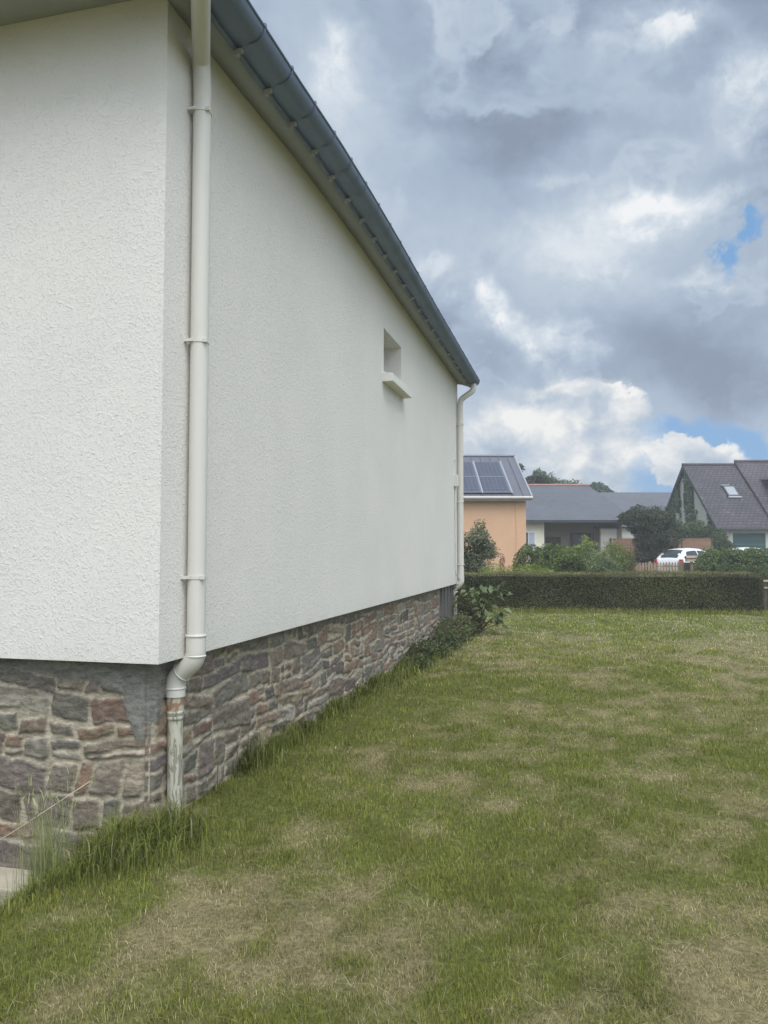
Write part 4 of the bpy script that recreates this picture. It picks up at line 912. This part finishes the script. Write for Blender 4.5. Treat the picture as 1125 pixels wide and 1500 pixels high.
m_ = MB(); m_.slab([on2(1.72, 2.22, .13), on2(2.65, 2.22, .13), on2(2.65, 2.33, .13), on2(1.72, 2.33, .13)], (0, -.86, 1), .1); m_.build('flashing', M['alu'], sk)
m_ = MB(); m_.slab([on2(1.68, 3.36, .12), on2(2.3, 3.36, .12), on2(2.3, 3.42, .12), on2(1.68, 3.42, .12)], (0, -.86, 1), .08); m_.build('flashing', M['alu'], sk)
m_ = MB(); m_.box(-.2, 12.3, -.52, -.38, 2.86, 2.98); m_.build('gutter', M['dark_gutter'], sh)
m_ = MB(); m_.box(.75, 3.45, -.03, -.004, 0, 2.88); gd = m_.build('garage_frame', M['pale_wall'], sh)
m_ = MB()
for k in range(7): m_.box(.95, 3.18, -.055, -.034, .02 + k * .38, .02 + k * .38 + .372)
m_.build('garage_door', M['garage'], sh)
m_ = MB(); m_.box(4.9, 7.4, 1.2, 4.2, 4.6, 6.6); dm = m_.build('dormer', M['dark_roof2'], r2)
m_ = MB(); m_.slab([(4.75, 1.0, 6.62), (7.55, 1.0, 6.62), (7.55, 4.6, 6.9), (4.75, 4.6, 6.9)], (0, -.1, 1), .12); m_.build('dormer_roof', M['alu'], dm)
m_ = MB(); m_.box(5.2, 7.1, 1.15, 1.195, 4.9, 6.3); m_.build('dormer_window', M['glass'], dm)
m_ = MB(); m_.slab([(-.28, -.36, 3.0), (-.22, -.36, 3.0), (-.22, 5.5, 8.02), (-.28, 5.5, 8.02)], (0, -.86, 1), .22); m_.slab([(-.28, 5.5, 8.02), (-.22, 5.5, 8.02), (-.22, 11.4, 2.92), (-.28, 11.4, 2.92)], (0, .86, 1), .22); m_.build('verge_board', M['dark_gutter'], r1)
# ivy on the gable
iv = empty('ivy', B(23.0, 53), rz=YAW, label='grey-green ivy climbing the pale gable of the steep-roofed house', cat='ivy')
n = 26000; y = rng.uniform(.1, 10.8, n); z = rng.uniform(.5, 7.8, n); ok = z < np.minimum(wz + y * .855, wz + (11 - y) * .855) - .1
y, z = y[ok], z[ok]; f_ = fbm(y * 1.1, z * .28, octv=4, seed=41, rough=.6); top = fbm(y * .9, y * 0, octv=3, seed=42)
bare = np.exp(-((y - 2.4) / .55) ** 2) * sst(6.5, 4.5, z) + np.exp(-((y - 5.9) / .3) ** 2) * .6 + np.exp(-((y - 8.2) / .35) ** 2) * .5
ok = f_ - bare * .5 > .30 + .018 * z; y, z = y[ok], z[ok]
P = np.stack([-.10 + rng.normal(0, .05, len(y)), y, z], -1)
leaf_mesh('foliage', P, rng.uniform(.14, .28, len(y)), rng.uniform(.12, .22, len(y)), leafcols(P, (.100, .130, .078), .2, 43, (.135, .16, .11), 1.), iv, nrm=np.tile([-1., 0, 0], (len(y), 1)))

# fences, letterbox
fe = empty('picket_fence', B(12.4, 36), rz=YAW, label='low weathered wooden picket fence in front of the parked white car', cat='fence')
for x_ in (-1.45, 0., 1.40):
    m_ = MB(); m_.box(x_ - .04, x_ + .04, .05, .13, 0, .98); m_.build('post', M['picket'], fe)
m_ = MB(); m_.box(-1.5, 1.5, .018, .048, .72, .79); m_.box(-1.5, 1.5, .018, .048, .25, .32); m_.build('rail', M['picket'], fe)
k = 0; x_ = -1.48
while x_ < 1.46:
    m_ = MB(); h_ = .95 + random.uniform(-.015, .015); m_.add([(x_, -.012, .06), (x_ + .085, -.012, .06), (x_ + .085, -.012, h_ - .05), (x_ + .043, -.012, h_), (x_, -.012, h_ - .05), (x_, .016, .06), (x_ + .085, .016, .06), (x_ + .085, .016, h_ - .05), (x_ + .043, .016, h_), (x_, .016, h_ - .05)],
        [(0, 1, 2, 3, 4), (9, 8, 7, 6, 5), (0, 5, 6, 1), (1, 6, 7, 2), (2, 7, 8, 3), (3, 8, 9, 4), (4, 9, 5, 0)])
    m_.build('picket', M['picket'], fe); x_ += .137
gt = empty('board_gate', B(14.35, 36.1), rz=YAW, label='dark brown board gate between the picket fence and the loose hedge', cat='gate')
m_ = MB(); [m_.box(-.36 + k * .14, -.36 + k * .14 + .132, 0, .03, .05, .93) for k in range(6)]; m_.build('boards', M['dark_wood'], gt)
m_ = MB(); m_.box(-.46, -.37, -.03, .06, 0, 1.0); m_.build('post', M['picket'], gt)
m_ = MB(); m_.box(-.37, .5, -.012, -.001, .75, .82); m_.build('rail', M['dark_wood'], gt)
mb = empty('letterbox', B(14.2, 35.7), rz=YAW, label='small pale wooden letterbox with a pitched top beside the gate', cat='letterbox')
m_ = MB(); m_.box(-.24, .24, -.14, .14, .97, 1.14); m_.build('box', M['mail_wood'], mb, bevel=.008)
m_ = MB(); m_.slab([(-.28, -.18, 1.143), (.28, -.18, 1.143), (.28, 0, 1.25), (-.28, 0, 1.25)], (0, -.5, 1), .02); m_.slab([(-.28, 0, 1.25), (.28, 0, 1.25), (.28, .18, 1.143), (-.28, .18, 1.143)], (0, .5, 1), .02); m_.build('lid', M['picket'], mb)
m_ = MB(); m_.box(-.05, .05, -.05, .05, 0, .965); m_.build('post', M['picket'], mb)
wf_ = empty('fence_panel', B(17.2, 44.6), rz=YAW, label='reddish brown horizontal-board garden fence behind the white car', cat='fence')
for x_ in (-4.1, -2.05, -.0, 1.75):
    m_ = MB(); m_.box(x_ - .05, x_ + .05, -.03, .07, 0, 2.2); m_.build('post', M['dark_wood'], wf_)
for a, b in ((-4.0, -2.1), (-2.0, -.05), (.05, 1.70)):
    m_ = MB(); [m_.box(a, b, -.005, .02, .08 + k * .148, .08 + k * .148 + .142) for k in range(14)]; m_.box(a, b, -.02, .045, 2.155, 2.19); m_.build('panel', M['fence_wood'], wf_)

# ------------------------------------------------------------------ cars (local: x forward)
ZR = [(-1.98, .50, .50), (-1.95, .86, .86), (-1.86, .96, .98), (-1.70, .97, 1.20), (-1.50, .97, 1.36), (-1.25, .97, 1.44), (-.8, .96, 1.49), (-.3, .95, 1.505), (.1, .94, 1.48), (.4, .93, 1.41), (.7, .92, 1.27), (1.0, .91, 1.08), (1.2, .90, .965), (1.5, .86, .90), (1.75, .80, .82), (1.9, .66, .68), (1.96, .5, .5)]
def car_section(x, zb, zt):
    w_ = .83 * (1 - .10 * max(0, abs(x) - 1.3) ** 1.3 / .6) * (1 - .25 * max(0, (abs(x) - 1.85)) / .12)
    g_ = max(0, zt - zb); wr_ = w_ - .05 - .30 * g_ / .55 if g_ > .02 else w_ - .10
    zl = .22 if abs(x) < 1.9 else .34
    return [(w_ * .9, zl), (w_, zl + .12), (w_ + .012, (zl + zb) / 2), (w_ - .015, zb), (wr_ + .03 if g_ > .02 else w_ - .05, zt - .05 * min(1, g_ * 4)), (wr_ - .10, zt - .008), (0, zt + .012)]
def make_car(name, loc, rz, label, group=None):
    c = empty(name, loc, rz, label=label, cat='car', group=group)
    secs = [(x, car_section(x, zb, zt)) for x, zb, zt in ZR]
    m_ = MB(); v = []; kk = 13
    for x, s in secs:
        full = [(-a, z) for a, z in s] + [(a, z) for a, z in reversed(s[:-1])]
        full = [full[i] for i in range(13)]; v += [(x, a, z) for a, z in full]
    f = [(i * 13 + j, i * 13 + j + 1, (i + 1) * 13 + j + 1, (i + 1) * 13 + j) for i in range(len(secs) - 1) for j in range(12)]
    m_.add(v, f, True); m_.add(v[:13], [tuple(range(13))]); m_.add(v[-13:], [tuple(reversed(range(13)))])
    m_.add([(x, -s[0][0], s[0][1]) for x, s in secs] + [(x, s[0][0], s[0][1]) for x, s in secs], [(i, i + 1, i + 1 + len(secs), i + len(secs)) for i in range(len(secs) - 1)])
    m_.build('body', M['car_white'], c)
    def pt(x, t, sgn, off=.008):          # on the glasshouse side, t from belt (0) to roof edge (1)
        xs_ = [q[0] for q in secs]; i = min(max(np.searchsorted(xs_, x) - 1, 0), len(secs) - 2); u = (x - xs_[i]) / (xs_[i + 1] - xs_[i])
        a = [secs[i][1][k][0] * (1 - u) + secs[i + 1][1][k][0] * u for k in (3, 4)]; z = [secs[i][1][k][1] * (1 - u) + secs[i + 1][1][k][1] * u for k in (3, 4)]
        return Vector((x, sgn * (a[0] * (1 - t) + a[1] * t + off), z[0] * (1 - t) + z[1] * t + off * .3))
    for sgn in (-1, 1):
        for xa, xb in ((-1.42, -.42), (-.34, .72)):
            m_ = MB(); N_ = 8; X = np.linspace(xa, xb, N_); lo = [pt(x, .08, sgn) for x in X]; hi = [pt(x, .86, sgn) for x in X]
            if xa < -1: hi[0] = lo[0] * .4 + hi[1] * .6; hi[0].x = xa + .04
            v = lo + hi; m_.add(v, [(i, i + 1, i + 1 + N_, i + N_) if sgn < 0 else (i + N_, i + 1 + N_, i + 1, i) for i in range(N_ - 1)], True); m_.build('side_window', M['car_glass'], c)
        m_ = MB(); q0, q1 = pt(-1.80, -.2, sgn, .006), pt(-1.80, -.75, sgn, .006)
        m_.box(-1.955, -1.76, *sorted((sgn * .66, sgn * .80)), .72, .95); m_.build('tail_light', M['tail_red'], c, bevel=.02)
        m_ = MB(); m_.box(.62, .82, *sorted((sgn * .86, sgn * 1.0)), .93, 1.05); m_.build('mirror', M['car_white'], c, bevel=.03)
        for x_ in (-1.22, 1.22):
            m_ = MB(); m_.tube([(x_, sgn * .66, .30), (x_, sgn * .70, .30), (x_, sgn * .84, .30), (x_, sgn * .855, .30)], [.28, .305, .305, .28], 24); wh = m_.build('wheel', M['tyre'], c)
            m_ = MB(); m_.tube([(x_, sgn * .80, .30), (x_, sgn * .862, .30)], .19, 20); m_.build('rim', M['rim'], wh)
    def cen(x, zoff, hw, prof_x):          # strip across the body
        zt = np.interp(x, [q[0] for q in ZR], [q[2] for q in ZR]) + .014
        return [Vector((x, y, zt + zoff - .045 * (abs(y) / .6) ** 2)) for y in np.linspace(-hw, hw, 7)]
    for nm, xa, xb, w0, w1 in (('rear_window', -1.84, -1.36, .60, .50), ('windscreen', .52, 1.10, .52, .64)):
        m_ = MB(); rows = []
        for t in np.linspace(0, 1, 5):
            x = xa + (xb - xa) * t; rows += cen(x, .012, w0 + (w1 - w0) * t, x)
        m_.add(rows, [(i * 7 + j, i * 7 + j + 1, (i + 1) * 7 + j + 1, (i + 1) * 7 + j) for i in range(4) for j in range(6)], True); m_.build(nm, M['car_glass'], c)
    m_ = MB(); m_.box(-1.995, -1.96, -.26, .26, .56, .67); m_.build('number_plate', M['mail_wood'], c)
    return c
make_car('parked_car', B(16.0, 40.3, .10), YAW + R_(34), 'white hatchback seen from behind, parked past the picket fence with its red tail light showing')
make_car('parked_car', B(21.9, 47.2, .17), YAW + R_(92), 'white car roof just showing over the loose hedge before the teal garage door')

# ------------------------------------------------------------------ the hazy air
hz = bpy.data.materials.new('haze_air'); hz.use_nodes = True; t = hz.node_tree; t.nodes.clear()
pv = t.nodes.new('ShaderNodeVolumePrincipled'); pv.inputs['Density'].default_value = .0021; pv.inputs['Color'].default_value = (.93, .96, 1, 1)
ou = t.nodes.new('ShaderNodeOutputMaterial'); t.links.new(pv.outputs[0], ou.inputs['Volume'])
m_ = MB(); m_.box(-950, 950, -950, 1550, -2.5, 13.5); m_.build('haze', hz, kind='stuff')
